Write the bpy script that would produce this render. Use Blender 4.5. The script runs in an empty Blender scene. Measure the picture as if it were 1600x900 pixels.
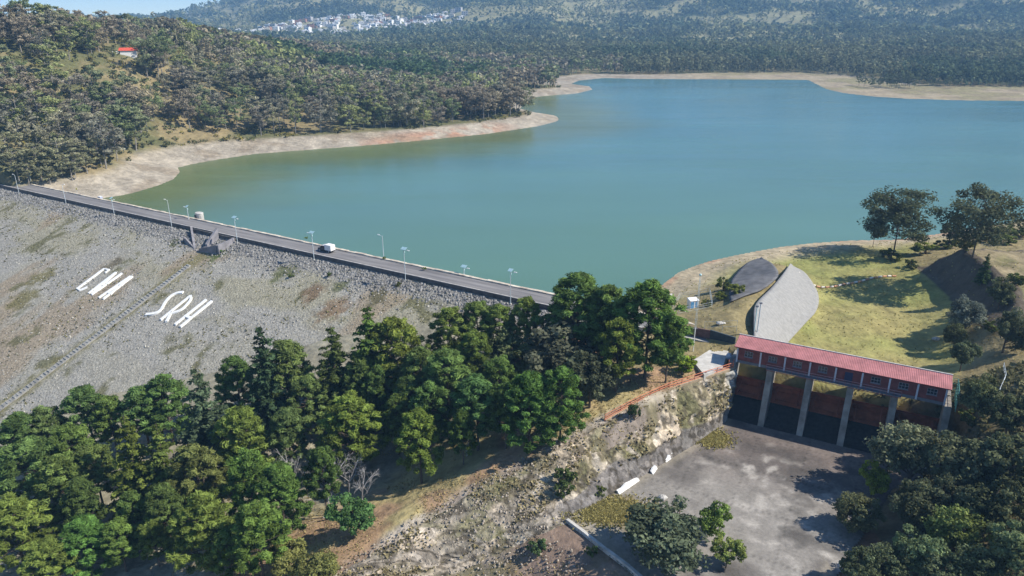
import bpy, math, random
import numpy as np
from mathutils import Vector
R = math.radians
scn = bpy.context.scene
COL = scn.collection

# ------------------------------------------------------------------ camera, sky, sun
F = 1142.0; CZ = 75.0; PT = R(20.6)
cam = bpy.data.objects.new('camera', bpy.data.cameras.new('camera'))
cam.data.sensor_width = 36.0; cam.data.lens = 36.0 * F / 1600.0
cam.data.clip_start = 1.0; cam.data.clip_end = 20000.0
cam.location = (0, 0, CZ); cam.rotation_euler = (R(90) - PT, 0, 0)
COL.objects.link(cam); scn.camera = cam

SUN_DIR = Vector((0.99, -0.15, 0)).normalized()
SUN_EL = R(43)
sd = Vector((SUN_DIR.x * math.cos(SUN_EL), SUN_DIR.y * math.cos(SUN_EL), math.sin(SUN_EL)))
sun = bpy.data.objects.new('sun', bpy.data.lights.new('sun', 'SUN'))
sun.data.energy = 5.0; sun.data.angle = R(0.53); sun.data.color = (1.0, 0.94, 0.84)
sun.rotation_euler = (-sd).to_track_quat('-Z', 'Y').to_euler(); sun.location = (200, -100, 300)
COL.objects.link(sun)

world = bpy.data.worlds.new('World'); scn.world = world; world.use_nodes = True
nt = world.node_tree; nt.nodes.clear()
out = nt.nodes.new('ShaderNodeOutputWorld'); bg = nt.nodes.new('ShaderNodeBackground')
sky = nt.nodes.new('ShaderNodeTexSky'); sky.sky_type = 'NISHITA'; sky.sun_disc = False
sky.sun_elevation = SUN_EL; sky.sun_rotation = math.atan2(SUN_DIR.x, SUN_DIR.y)
sky.altitude = 3500; sky.air_density = 1.0; sky.dust_density = 0.0; sky.ozone_density = 6.0
bg.inputs[1].default_value = 0.11
tc = nt.nodes.new('ShaderNodeTexCoord'); mp = nt.nodes.new('ShaderNodeMapping'); mp.inputs['Scale'].default_value = (5, 5, 22)
nz = nt.nodes.new('ShaderNodeTexNoise'); nz.inputs['Scale'].default_value = 2.2; nz.inputs['Detail'].default_value = 7
rp = nt.nodes.new('ShaderNodeValToRGB'); rp.color_ramp.elements[0].position = 0.63; rp.color_ramp.elements[1].position = 0.80
mx = nt.nodes.new('ShaderNodeMixRGB'); mx.inputs[2].default_value = (9, 9.4, 10, 1)
nt.links.new(tc.outputs['Generated'], mp.inputs[0]); nt.links.new(mp.outputs[0], nz.inputs[0])
nt.links.new(nz.outputs[0], rp.inputs[0]); nt.links.new(rp.outputs[0], mx.inputs[0])
nt.links.new(sky.outputs[0], mx.inputs[1]); nt.links.new(mx.outputs[0], bg.inputs[0]); nt.links.new(bg.outputs[0], out.inputs[0])

scn.view_settings.view_transform = 'Standard'; scn.view_settings.look = 'None'
scn.view_settings.exposure = 0.76; scn.view_settings.gamma = 1.0
scn.render.engine = 'CYCLES'
cy = scn.cycles
cy.max_bounces = 5; cy.diffuse_bounces = 2; cy.glossy_bounces = 2; cy.transmission_bounces = 2
cy.volume_bounces = 0; cy.transparent_max_bounces = 6; cy.caustics_reflective = False; cy.caustics_refractive = False
cy.use_denoising = True; cy.use_adaptive_sampling = True; cy.adaptive_threshold = 0.02

# ------------------------------------------------------------------ maths helpers
def P(px, py, z=0.0):
    a = (px - 800) / F; b = -(py - 450) / F
    dy = math.cos(PT) + b * math.sin(PT); dz = -math.sin(PT) + b * math.cos(PT)
    t = (z - CZ) / dz
    return (a * t, dy * t, z)
U = (-0.856, 0.517); N = (0.517, 0.856); O = (6.5, 172.0)
def D(s, t, z):
    return (O[0] + U[0] * s - N[0] * t, O[1] + U[1] * s - N[1] * t, z)
def ST(x, y):
    return (x - O[0]) * U[0] + (y - O[1]) * U[1], -((x - O[0]) * N[0] + (y - O[1]) * N[1])
GR = 0.38; Z0 = 5.0
def slopez(t): return Z0 - GR * t
def SL(px, py):
    a = (px - 800) / F; b = -(py - 450) / F
    dx = a; dy = math.cos(PT) + b * math.sin(PT); dz = -math.sin(PT) + b * math.cos(PT)
    ON = O[0] * N[0] + O[1] * N[1]; dN = dx * N[0] + dy * N[1]
    k = (Z0 - GR * ON - CZ) / (dz - GR * dN)
    return ST(dx * k, dy * k)
def ss(a, b, x):
    t = np.clip((np.asarray(x, float) - a) / (b - a), 0, 1); return t * t * (3 - 2 * t)
def vnoise(x, y, seed=0):
    x = np.asarray(x, float); y = np.asarray(y, float)
    xi = np.floor(x).astype(np.int64); yi = np.floor(y).astype(np.int64); fx = x - xi; fy = y - yi
    fx = fx * fx * (3 - 2 * fx); fy = fy * fy * (3 - 2 * fy)
    def h(a, b):
        n = (a * 374761393 + b * 668265263 + seed * 974634777) & 0x7fffffff
        n = ((n ^ (n >> 13)) * 1274126177) & 0x7fffffff
        return ((n ^ (n >> 16)) & 0xffff) / 65535.0
    return (h(xi, yi) * (1 - fx) + h(xi + 1, yi) * fx) * (1 - fy) + (h(xi, yi + 1) * (1 - fx) + h(xi + 1, yi + 1) * fx) * fy
def fbm(x, y, sc, oct=4, seed=0):
    r = 0; a = 0.5; tot = 0
    for i in range(oct):
        r = r + a * vnoise(np.asarray(x) / sc + 17.3 * i, np.asarray(y) / sc + 9.1 * i, seed + i); tot += a; a *= 0.5; sc = sc / 2.03
    return r / tot
def sdpoly(x, y, poly):
    """signed distance, positive outside"""
    x = np.asarray(x, float); y = np.asarray(y, float)
    d2 = np.full(x.shape, 1e18); ins = np.zeros(x.shape, bool)
    n = len(poly)
    for i in range(n):
        ax, ay = poly[i][:2]; bx, by = poly[(i + 1) % n][:2]
        ex, ey = bx - ax, by - ay; L = ex * ex + ey * ey + 1e-9
        t = np.clip(((x - ax) * ex + (y - ay) * ey) / L, 0, 1)
        d2 = np.minimum(d2, (x - ax - t * ex) ** 2 + (y - ay - t * ey) ** 2)
        c = ((ay > y) != (by > y))
        ins ^= c & (x < (bx - ax) * (y - ay) / ((by - ay) if by != ay else 1e-9) + ax)
    d = np.sqrt(d2); return np.where(ins, -d, d)
def catmull(pts, n=6):
    pts = [np.array(p, float) for p in pts]; o = []
    for i in range(len(pts) - 1):
        p0 = pts[max(i - 1, 0)]; p1 = pts[i]; p2 = pts[i + 1]; p3 = pts[min(i + 2, len(pts) - 1)]
        for k in range(n):
            t = k / n
            o.append(0.5 * (2 * p1 + (p2 - p0) * t + (2 * p0 - 5 * p1 + 4 * p2 - p3) * t * t + (3 * p1 - p0 - 3 * p2 + p3) * t ** 3))
    o.append(pts[-1]); return o

# ------------------------------------------------------------------ terrain function
shore = [P(*p) for p in [(200, 303), (222, 297), (248, 289), (270, 280), (281, 268), (276, 262), (300, 256), (340, 249), (400, 240), (480, 234), (560, 228), (640, 221), (700, 215), (760, 209),
         (800, 203), (840, 197), (868, 190), (873, 186), (868, 181), (842, 177), (812, 170), (818, 158), (838, 151), (870, 148), (900, 146), (925, 140), (922, 135), (893, 131), (905, 126),
         (945, 122), (1000, 123.5), (1100, 124), (1180, 124.5), (1262, 125), (1272, 130), (1290, 139), (1320, 146), (1365, 151), (1420, 154.5), (1500, 157), (1600, 158)]]
lake = [D(232, -8, 0)] + shore + [(700, 660, 0), (950, 560, 0), (800, 420, 0), (420, 330, 0)] + \
       [P(*p) for p in [(1600, 345), (1500, 361), (1400, 375), (1330, 376), (1270, 380), (1220, 386), (1180, 393), (1145, 400), (1110, 408), (1085, 416), (1060, 426), (1035, 445)]] + \
       [(33, 190, 0), (22, 176, 0), D(-14, -8, 0), D(0, -4, 0)]
zb = -6.0
basin = [P(1130, 658, zb), P(1050, 713, zb), P(960, 768, zb), P(890, 813, zb), P(940, 850, zb), P(1000, 900, zb), P(1100, 960, zb), P(1260, 960, zb), P(1330, 850, zb), P(1390, 760, zb), (80, 116, zb), (83.2, 121.9, zb), (47.6, 141.2, zb)]
C = [(-330, 150, -24), (-200, 150, -25), (-145, 165, -24.5), (-110, 110, -22), (-60, 90, -19.5), (-30, 158, -8), (-20, 118, -11), (-200, 80, -25), (0, 60, -18), (-60, 50, -25),
     (20, 40, -18), (-120, 60, -25), (-250, 60, -25), (-15, 140, -6), (0, 140, -1), (5, 156, 3), (20, 150, 4), (32, 142, 4.6), (44, 148, 5.6), (40, 156, 5.6), (56, 144, 5.5), D(-40, -4, 5.9), D(-15, 4, 4.8), D(-5, 12, 2), D(-30, -14, 5.5),
     (110, 80, 0), (88, 60, -6), (128, 120, 9), (150, 160, 11), (150, 205, 8), (180, 240, 6), (250, 250, 9), (260, 150, 22), (200, 80, 22), (160, 60, 8),
     (140, 200, 10), (135, 184, 11), (128, 165, 10), (124, 152, 8), (60, 40, -16), (100, 30, -10)]
C += [P(*p) for p in [(940, 665, 1), (840, 712, -2), (740, 762, -4.5), (640, 822, -7.5), (530, 892, -10.5), (890, 822, -6.6), (800, 850, -8.8), (700, 895, -12), (960, 890, -7.6), (880, 890, -9.3), (860, 790, -5.2),
      (1270, 485, 1.2), (1480, 565, 0.8), (1480, 520, 1.2), (1400, 440, 1.8), (1300, 430, 1.8), (1340, 500, 1.2), (1300, 398, 2), (1370, 392, 2.2), (1330, 560, .8),
      (1410, 432, 2), (1470, 475, 1.6), (1496, 535, 1.4), (1440, 450, 1.7),
      (1145, 575, 5), (1000, 635, 3.5), (1100, 518, 6.2), (1146, 500, 8.0), (1174, 475, 8.8), (1207, 438, 8.4), (1224, 414, 6.0), (1120, 480, 6), (1080, 480, 4.6), (1050, 470, 3), (1070, 440, 1.8),
      (1110, 440, 2.2), (1145, 440, 2.6), (1183, 408, 3.2), (1170, 522, 7.8), (1240, 422, 2), (1268, 445, 1.7), (1278, 470, 1.5), (1272, 495, 1.3), (1250, 520, 1.2), (1222, 548, 1.0),
      (1485, 655, 5), (1475, 612, 3.5), (1560, 640, 7), (1600, 600, 10), (1600, 720, 4), (1500, 720, 0), (1420, 790, -4), (1500, 850, -3), (1600, 850, 1), (1560, 500, 9)]]
for (px, py) in [(10, 668), (90, 640), (180, 618), (300, 592), (400, 563), (500, 536), (620, 520), (700, 503)]:
    s_q, t_q = SL(px, py); C.append(D(s_q, t_q, slopez(t_q) + .4)); C.append(D(s_q, t_q + 12, slopez(t_q) - 1.8)); C.append(D(s_q, t_q - 9, slopez(t_q) - .2))
Cx = np.array(C, float)
def _phi(r2): return np.where(r2 > 1e-9, 0.5 * r2 * np.log(np.maximum(r2, 1e-9)), 0)
_n = len(Cx); _d = ((Cx[:, None, :2] - Cx[None, :, :2]) ** 2).sum(-1)
_A = np.zeros((_n + 3, _n + 3)); _A[:_n, :_n] = _phi(_d) + np.eye(_n) * 6.0; _A[:_n, _n] = 1; _A[:_n, _n + 1:] = Cx[:, :2]; _A[_n:, :_n] = _A[:_n, _n:].T
_w = np.linalg.solve(_A, np.r_[Cx[:, 2], 0, 0, 0])
def tps(x, y):
    r = _w[_n] + _w[_n + 1] * x + _w[_n + 2] * y
    for i in range(_n): r = r + _w[i] * _phi((x - Cx[i, 0]) ** 2 + (y - Cx[i, 1]) ** 2)
    return r
_sh = lambda p: (p[0] + 5.5, p[1], 0)
cut = [_sh(P(1401, 421, 2)), _sh(P(1420, 440, 1.8)), _sh(P(1452, 470, 1.6)), _sh(P(1484, 508, 1.5)), _sh(P(1500, 548, 1.5)), (134, 138, 0), (160, 150, 0), (165, 205, 0), P(1440, 396, 8)]
def near_mask(x, y):
    s, t = ST(x, y)
    a = ss(-3, 3, t) * (1 - ss(320, 380, s)) * (1 - ss(330, 400, y))
    b = ss(14, 22, x) * (1 - ss(270, 310, x)) * (1 - ss(250, 290, y))
    return np.maximum(a, b)
def H(x, y, full=False):
    x = np.asarray(x, float); y = np.asarray(y, float)
    d = sdpoly(x, y, lake)
    r = np.hypot(x, y) + 1e-6; th = x / np.maximum(y, 60)
    farright = ss(150, 300, x) * ss(560, 640, y) * (1 - .5 * ss(800, 880, y)); north = ss(760, 830, y)
    wb = 22 + 105 * farright + 22 * north * (1 - farright)
    wb = np.where((y < 300), 9, wb)
    bz = np.where(y < 300, 1.3, 4.0 - 2.4 * np.maximum(farright, north))
    beach = bz * np.clip(d / wb, 0, 1) ** 0.8
    amp = np.interp(-th, [-.2, 0, .165, .30, .37, .45, .62, .8], [4, 6, 10, 26, 38, 50, 56, 60])
    wd = np.interp(-th, [0, .2, .35, .5], [360, 330, 230, 140]); dw = d - wb * .8
    amp = amp - .045 * np.clip(dw - wd, 0, 500) * ss(.15, .4, -th)
    hl = amp * np.clip(ss(-wd * .25, wd, dw) - .1, 0, 1) / .9 * (1 - 0.93 * ss(950, 1500, y) * ss(-900, -500, x))
    M = np.interp(th, [-.7, -.46, -.41, -.36, -.33, -.2, 0, .3, .7], [8, 12, 60, 100, 150, 300, 440, 540, 620])
    f = np.interp(r, [1050, 1600, 2100, 2600, 3000, 3500, 4200], [0, .045, .075, .25, .55, .85, 1])
    rn = np.abs(fbm(x, y, 620, 5, 5) - 0.5) * 2
    mt = M * f * (0.66 + 0.80 * rn) + 26 * (fbm(x, y, 260, 4, 9) - .5) * ss(1200, 1900, r)
    far = beach + hl + mt + 3.0 * (fbm(x, y, 60, 3, 3) - .5) * ss(10, 60, d - wb)
    nm = near_mask(x, y)
    if np.any(nm > 0):
        idx = nm > 0; g = np.zeros(x.shape); g[idx] = tps(x[idx], y[idx])
        g = g + 0.5 * (fbm(x, y, 6, 3, 21) - .5) * 1.2
        g = np.where(g > 30, 30 + (g - 30) * .3, g); g = np.maximum(g, -27)
        s, t = ST(x, y)
        g = np.where((t > 0) & (x < 14), g, beach + (g - beach) * ss(2, 13, d))
        far = far * (1 - nm) + g * nm
    h = far
    h = np.where(d < 0, np.maximum(-9, 0.09 * d - .05), h)
    s, t = ST(x, y)
    # under the dam body the ground stays below the embankment
    und = (t > -26) & (t < 3) & (s > -6) & (s < 225)
    h = np.where(und & (d > -14) & (t > -12), np.minimum(h, 2.0), h)
    sc = sdpoly(x, y, cut); hc = 1.6 + (6.2 * ss(148, 170, y) * (1 - .6 * ss(205, 222, y)) + 4.0) * np.clip((-sc + .3) / 7.5, 0, 1) ** .9; h = np.where((sc < .3) & (d > 3), np.maximum(h, hc + 1.6 * (fbm(x, y, 5, 3, 15) - .5)), h)
    bs = sdpoly(x, y, basin)
    wl = np.where(x < 48, np.interp(x + y, [112, 129, 150, 184], [9.8, 7.0, 5.4, 4.6]), 4.6)
    k = np.where(x < 48, np.clip((bs - .7) / (wl - .7), 0, 1), ss(0, wl, bs))
    h = np.where(bs < wl, (zb - .35) * (1 - k) + h * k, h)
    if full: return h, d, wb, bs, nm, s, t
    return h
def h1(x, y): return float(H(np.array([x]), np.array([y]))[0])

# ------------------------------------------------------------------ mesh helpers
def link(o, parent=None):
    COL.objects.link(o)
    if parent is not None: o.parent = parent
    return o
def mesh_np(name, v, f, mat, col=None, smooth=False, parent=None, link_it=True):
    """v (n,3), f (m,k) all faces with k corners"""
    me = bpy.data.meshes.new(name); v = np.asarray(v, np.float32); f = np.asarray(f, np.int32)
    me.vertices.add(len(v)); me.vertices.foreach_set('co', v.ravel())
    k = f.shape[1]; me.loops.add(f.size); me.loops.foreach_set('vertex_index', f.ravel())
    me.polygons.add(len(f)); me.polygons.foreach_set('loop_start', np.arange(0, f.size, k, dtype=np.int32))
    me.polygons.foreach_set('loop_total', np.full(len(f), k, np.int32))
    if smooth: me.polygons.foreach_set('use_smooth', np.ones(len(f), bool))
    me.update(calc_edges=True)
    if col is not None:
        ca = me.color_attributes.new('Col', 'FLOAT_COLOR', 'POINT')
        c4 = np.ones((len(v), 4), np.float32); c4[:, :3] = col; ca.data.foreach_set('color', c4.ravel())
    me.materials.append(mat)
    o = bpy.data.objects.new(name, me)
    return link(o, parent) if link_it else o
class MB:
    def __init__(s): s.v = []; s.f = []
    def poly(s, vs):
        b = len(s.v); s.v += [tuple(v) for v in vs]; s.f.append(tuple(range(b, b + len(vs))))
    def hexa(s, b, t):
        k = len(s.v); n = len(b); s.v += [tuple(p) for p in b] + [tuple(p) for p in t]
        s.f.append(tuple(k + i for i in reversed(range(n)))); s.f.append(tuple(k + n + i for i in range(n)))
        for i in range(n):
            j = (i + 1) % n; s.f.append((k + i, k + j, k + n + j, k + n + i))
    def box(s, c, d, ax=(1, 0), bev=0):
        """c centre, d sizes, ax horizontal direction of the local x"""
        ax = np.array(ax, float); ax /= np.hypot(*ax); ay = np.array([-ax[1], ax[0]])
        q = []
        for sx, sy in ((-1, -1), (1, -1), (1, 1), (-1, 1)):
            q.append(np.array(c[:2]) + ax * sx * d[0] / 2 + ay * sy * d[1] / 2)
        s.hexa([(p[0], p[1], c[2] - d[2] / 2) for p in q], [(p[0], p[1], c[2] + d[2] / 2) for p in q])
    def tube(s, pts, r, n=6, r2=None):
        pts = [Vector(p) for p in pts]; rings = []; m = len(pts)
        for i, p in enumerate(pts):
            d = (pts[min(i + 1, m - 1)] - pts[max(i - 1, 0)]).normalized()
            a = d.cross(Vector((0, 0, 1)) if abs(d.z) < .9 else Vector((1, 0, 0))).normalized(); b = d.cross(a)
            rr = r if r2 is None else r + (r2 - r) * i / (m - 1); k = len(s.v)
            for j in range(n):
                an = 2 * math.pi * j / n; s.v.append(tuple(p + (a * math.cos(an) + b * math.sin(an)) * rr))
            rings.append(k)
        for q in range(m - 1):
            for j in range(n):
                s.f.append((rings[q] + j, rings[q] + (j + 1) % n, rings[q + 1] + (j + 1) % n, rings[q + 1] + j))
        s.f.append(tuple(rings[0] + j for j in range(n))); s.f.append(tuple(rings[-1] + j for j in reversed(range(n))))
    def sphere(s, c, r, sx=1, sy=1, sz=1, n=8, m=5):
        k = len(s.v); 
        for i in range(m + 1):
            ph = math.pi * i / m
            for j in range(n):
                an = 2 * math.pi * j / n
                s.v.append((c[0] + r * sx * math.sin(ph) * math.cos(an), c[1] + r * sy * math.sin(ph) * math.sin(an), c[2] + r * sz * math.cos(ph)))
        for i in range(m):
            for j in range(n):
                s.f.append((k + i * n + j, k + (i + 1) * n + j, k + (i + 1) * n + (j + 1) % n, k + i * n + (j + 1) % n))
    def build(s, name, mat, parent=None, smooth=False, mats=None):
        me = bpy.data.meshes.new(name); me.from_pydata(s.v, [], s.f); me.materials.append(mat); me.update()
        if smooth: me.polygons.foreach_set('use_smooth', [True] * len(me.polygons))
        return link(bpy.data.objects.new(name, me), parent)
def tag(o, label=None, cat=None, group=None, kind=None):
    if label: o['label'] = label
    if cat: o['category'] = cat
    if group: o['group'] = group
    if kind: o['kind'] = kind
    return o
def empty(name, loc=(0, 0, 0), rz=0):
    o = bpy.data.objects.new(name, None); o.empty_display_size = .5; o.location = loc; o.rotation_euler = (0, 0, rz); return link(o)

# ------------------------------------------------------------------ materials
def new_mat(name):
    m = bpy.data.materials.new(name); m.use_nodes = True; n = m.node_tree; b = n.nodes['Principled BSDF']
    return m, n, b
def mat(name, col, rough=.8, metal=0, var=.12, scale=1.5, bump=0, bscale=8, col2=None, detail=4, spec=.3):
    m, n, b = new_mat(name); b.inputs['Roughness'].default_value = rough; b.inputs['Metallic'].default_value = metal
    b.inputs['Specular IOR Level'].default_value = spec
    tcn = n.nodes.new('ShaderNodeTexCoord'); ns = n.nodes.new('ShaderNodeTexNoise'); ns.inputs['Scale'].default_value = scale; ns.inputs['Detail'].default_value = detail
    n.links.new(tcn.outputs['Object'], ns.inputs[0])
    cr = n.nodes.new('ShaderNodeValToRGB'); cr.color_ramp.elements[0].position = .3; cr.color_ramp.elements[1].position = .7
    a = [c * (1 - var) for c in col]; bb = [min(1, c * (1 + var)) for c in (col2 or col)]
    cr.color_ramp.elements[0].color = (*a, 1); cr.color_ramp.elements[1].color = (*bb, 1)
    n.links.new(ns.outputs[0], cr.inputs[0]); n.links.new(cr.outputs[0], b.inputs['Base Color'])
    if bump:
        n2 = n.nodes.new('ShaderNodeTexNoise'); n2.inputs['Scale'].default_value = bscale; n2.inputs['Detail'].default_value = 5
        bp = n.nodes.new('ShaderNodeBump'); bp.inputs['Strength'].default_value = .8; bp.inputs['Distance'].default_value = bump
        n.links.new(tcn.outputs['Object'], n2.inputs[0]); n.links.new(n2.outputs[0], bp.inputs['Height']); n.links.new(bp.outputs[0], b.inputs['Normal'])
    return m
def vcol_mat(name, rough=.95, nscale=.8, amt=.5, bump=.3, bscale=1.2, vor=0, vamt=.5):
    """albedo from the mesh's colour attribute, broken up by fine noise (and stone cells)"""
    m, n, b = new_mat(name); b.inputs['Roughness'].default_value = rough; b.inputs['Specular IOR Level'].default_value = .15
    at = n.nodes.new('ShaderNodeVertexColor'); at.layer_name = 'Col'
    tcn = n.nodes.new('ShaderNodeTexCoord'); ns = n.nodes.new('ShaderNodeTexNoise'); ns.inputs['Scale'].default_value = nscale; ns.inputs['Detail'].default_value = 6; ns.inputs['Roughness'].default_value = .7
    n.links.new(tcn.outputs['Object'], ns.inputs[0])
    mr = n.nodes.new('ShaderNodeMapRange'); mr.inputs[1].default_value = .3; mr.inputs[2].default_value = .7; mr.inputs[3].default_value = 1 - amt; mr.inputs[4].default_value = 1 + amt
    n.links.new(ns.outputs[0], mr.inputs[0])
    mu = n.nodes.new('ShaderNodeVectorMath'); mu.operation = 'SCALE'; n.links.new(at.outputs[0], mu.inputs[0]); n.links.new(mr.outputs[0], mu.inputs['Scale'])
    last = mu.outputs[0]; hsrc = ns.outputs[0]
    if vor:
        vo = n.nodes.new('ShaderNodeTexVoronoi'); vo.inputs['Scale'].default_value = vor; n.links.new(tcn.outputs['Object'], vo.inputs[0])
        sp = n.nodes.new('ShaderNodeSeparateColor'); n.links.new(vo.outputs['Color'], sp.inputs[0])
        m2 = n.nodes.new('ShaderNodeMapRange'); m2.inputs[3].default_value = 1 - vamt; m2.inputs[4].default_value = 1 + vamt; n.links.new(sp.outputs[0], m2.inputs[0])
        mu2 = n.nodes.new('ShaderNodeVectorMath'); mu2.operation = 'SCALE'; n.links.new(last, mu2.inputs[0]); n.links.new(m2.outputs[0], mu2.inputs['Scale']); last = mu2.outputs[0]
    n.links.new(last, b.inputs['Base Color'])
    n2 = n.nodes.new('ShaderNodeTexNoise'); n2.inputs['Scale'].default_value = bscale; n2.inputs['Detail'].default_value = 6; n.links.new(tcn.outputs['Object'], n2.inputs[0])
    bp = n.nodes.new('ShaderNodeBump'); bp.inputs['Strength'].default_value = 1; bp.inputs['Distance'].default_value = bump
    n.links.new(n2.outputs[0], bp.inputs['Height']); n.links.new(bp.outputs[0], b.inputs['Normal'])
    return m
def leaf_mat(name, trans=.34):
    m = bpy.data.materials.new(name); m.use_nodes = True; n = m.node_tree; n.nodes.clear()
    o = n.nodes.new('ShaderNodeOutputMaterial'); at = n.nodes.new('ShaderNodeVertexColor'); at.layer_name = 'Col'
    oi = n.nodes.new('ShaderNodeObjectInfo'); mu = n.nodes.new('ShaderNodeMixRGB'); mu.blend_type = 'MULTIPLY'; mu.inputs[0].default_value = 1
    n.links.new(at.outputs[0], mu.inputs[1]); n.links.new(oi.outputs['Color'], mu.inputs[2])
    d = n.nodes.new('ShaderNodeBsdfDiffuse'); t = n.nodes.new('ShaderNodeBsdfTranslucent'); mxs = n.nodes.new('ShaderNodeMixShader'); mxs.inputs[0].default_value = trans
    n.links.new(mu.outputs[0], d.inputs[0]); n.links.new(mu.outputs[0], t.inputs[0]); n.links.new(d.outputs[0], mxs.inputs[1]); n.links.new(t.outputs[0], mxs.inputs[2]); n.links.new(mxs.outputs[0], o.inputs[0])
    return m
LEAF = leaf_mat('foliage'); BARK = mat('bark', (.11, .085, .065), .95, var=.3, scale=3); GBARK = mat('grey_bark', (.27, .25, .22), .95, var=.3, scale=2)
DEADW = mat('bleached_dead_wood', (.42, .40, .38), .9, var=.2, scale=3)
CONC = mat('weathered_concrete', (.27, .265, .25), .9, var=.35, scale=.5, bump=.04, detail=8)
CONCP = mat('pale_concrete', (.50, .48, .44), .9, var=.22, scale=.8, bump=.03, detail=8)
CONCD = mat('shade_dark_concrete', (.10, .095, .09), .92, var=.4, scale=.6, bump=.04, detail=8)  # dark tone stands in for shade inside the ruined valve house
WHITE = mat('white_paint', (.78, .78, .76), .5, var=.05, scale=2); GALV = mat('galvanised_steel', (.62, .68, .70), .45, .2, var=.06)
TEAL = mat('pale_teal_paint', (.42, .62, .62), .5, var=.08); PANEL = mat('solar_panel_glass', (.30, .45, .50), .2, var=.1); DARK = mat('dark_rubber', (.02, .02, .022), .7)
GLASS = mat('dark_glass', (.03, .035, .045), .08, var=.2, spec=.8); REDROOF = mat('faded_red_roof_sheet', (.38, .155, .155), .75, var=.22, scale=.6, bump=.01, bscale=3)
BRICK = mat('dull_red_brick_paint', (.20, .062, .055), .85, var=.25, scale=1.2, bump=.02); ORANGE = mat('orange_red_steel', (.58, .20, .11), .55, var=.12, scale=1)
GATE = mat('rusty_orange_gate_steel', (.30, .085, .04), .75, var=.3, scale=.7); GREY = mat('grey_wall_paint', (.19, .20, .22), .8, var=.15)
DKWALL = mat('dark_green_grey_wall', (.055, .075, .085), .8, var=.25); BRWALL = mat('brown_brick_wall', (.16, .095, .085), .9, var=.3, scale=1.5)
BLUE = mat('blue_paint', (.10, .30, .55), .5); YEL = mat('yellow_sign_paint', (.75, .65, .04), .5); ROPE = mat('weathered_rope', (.3, .24, .17), .9)

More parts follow.
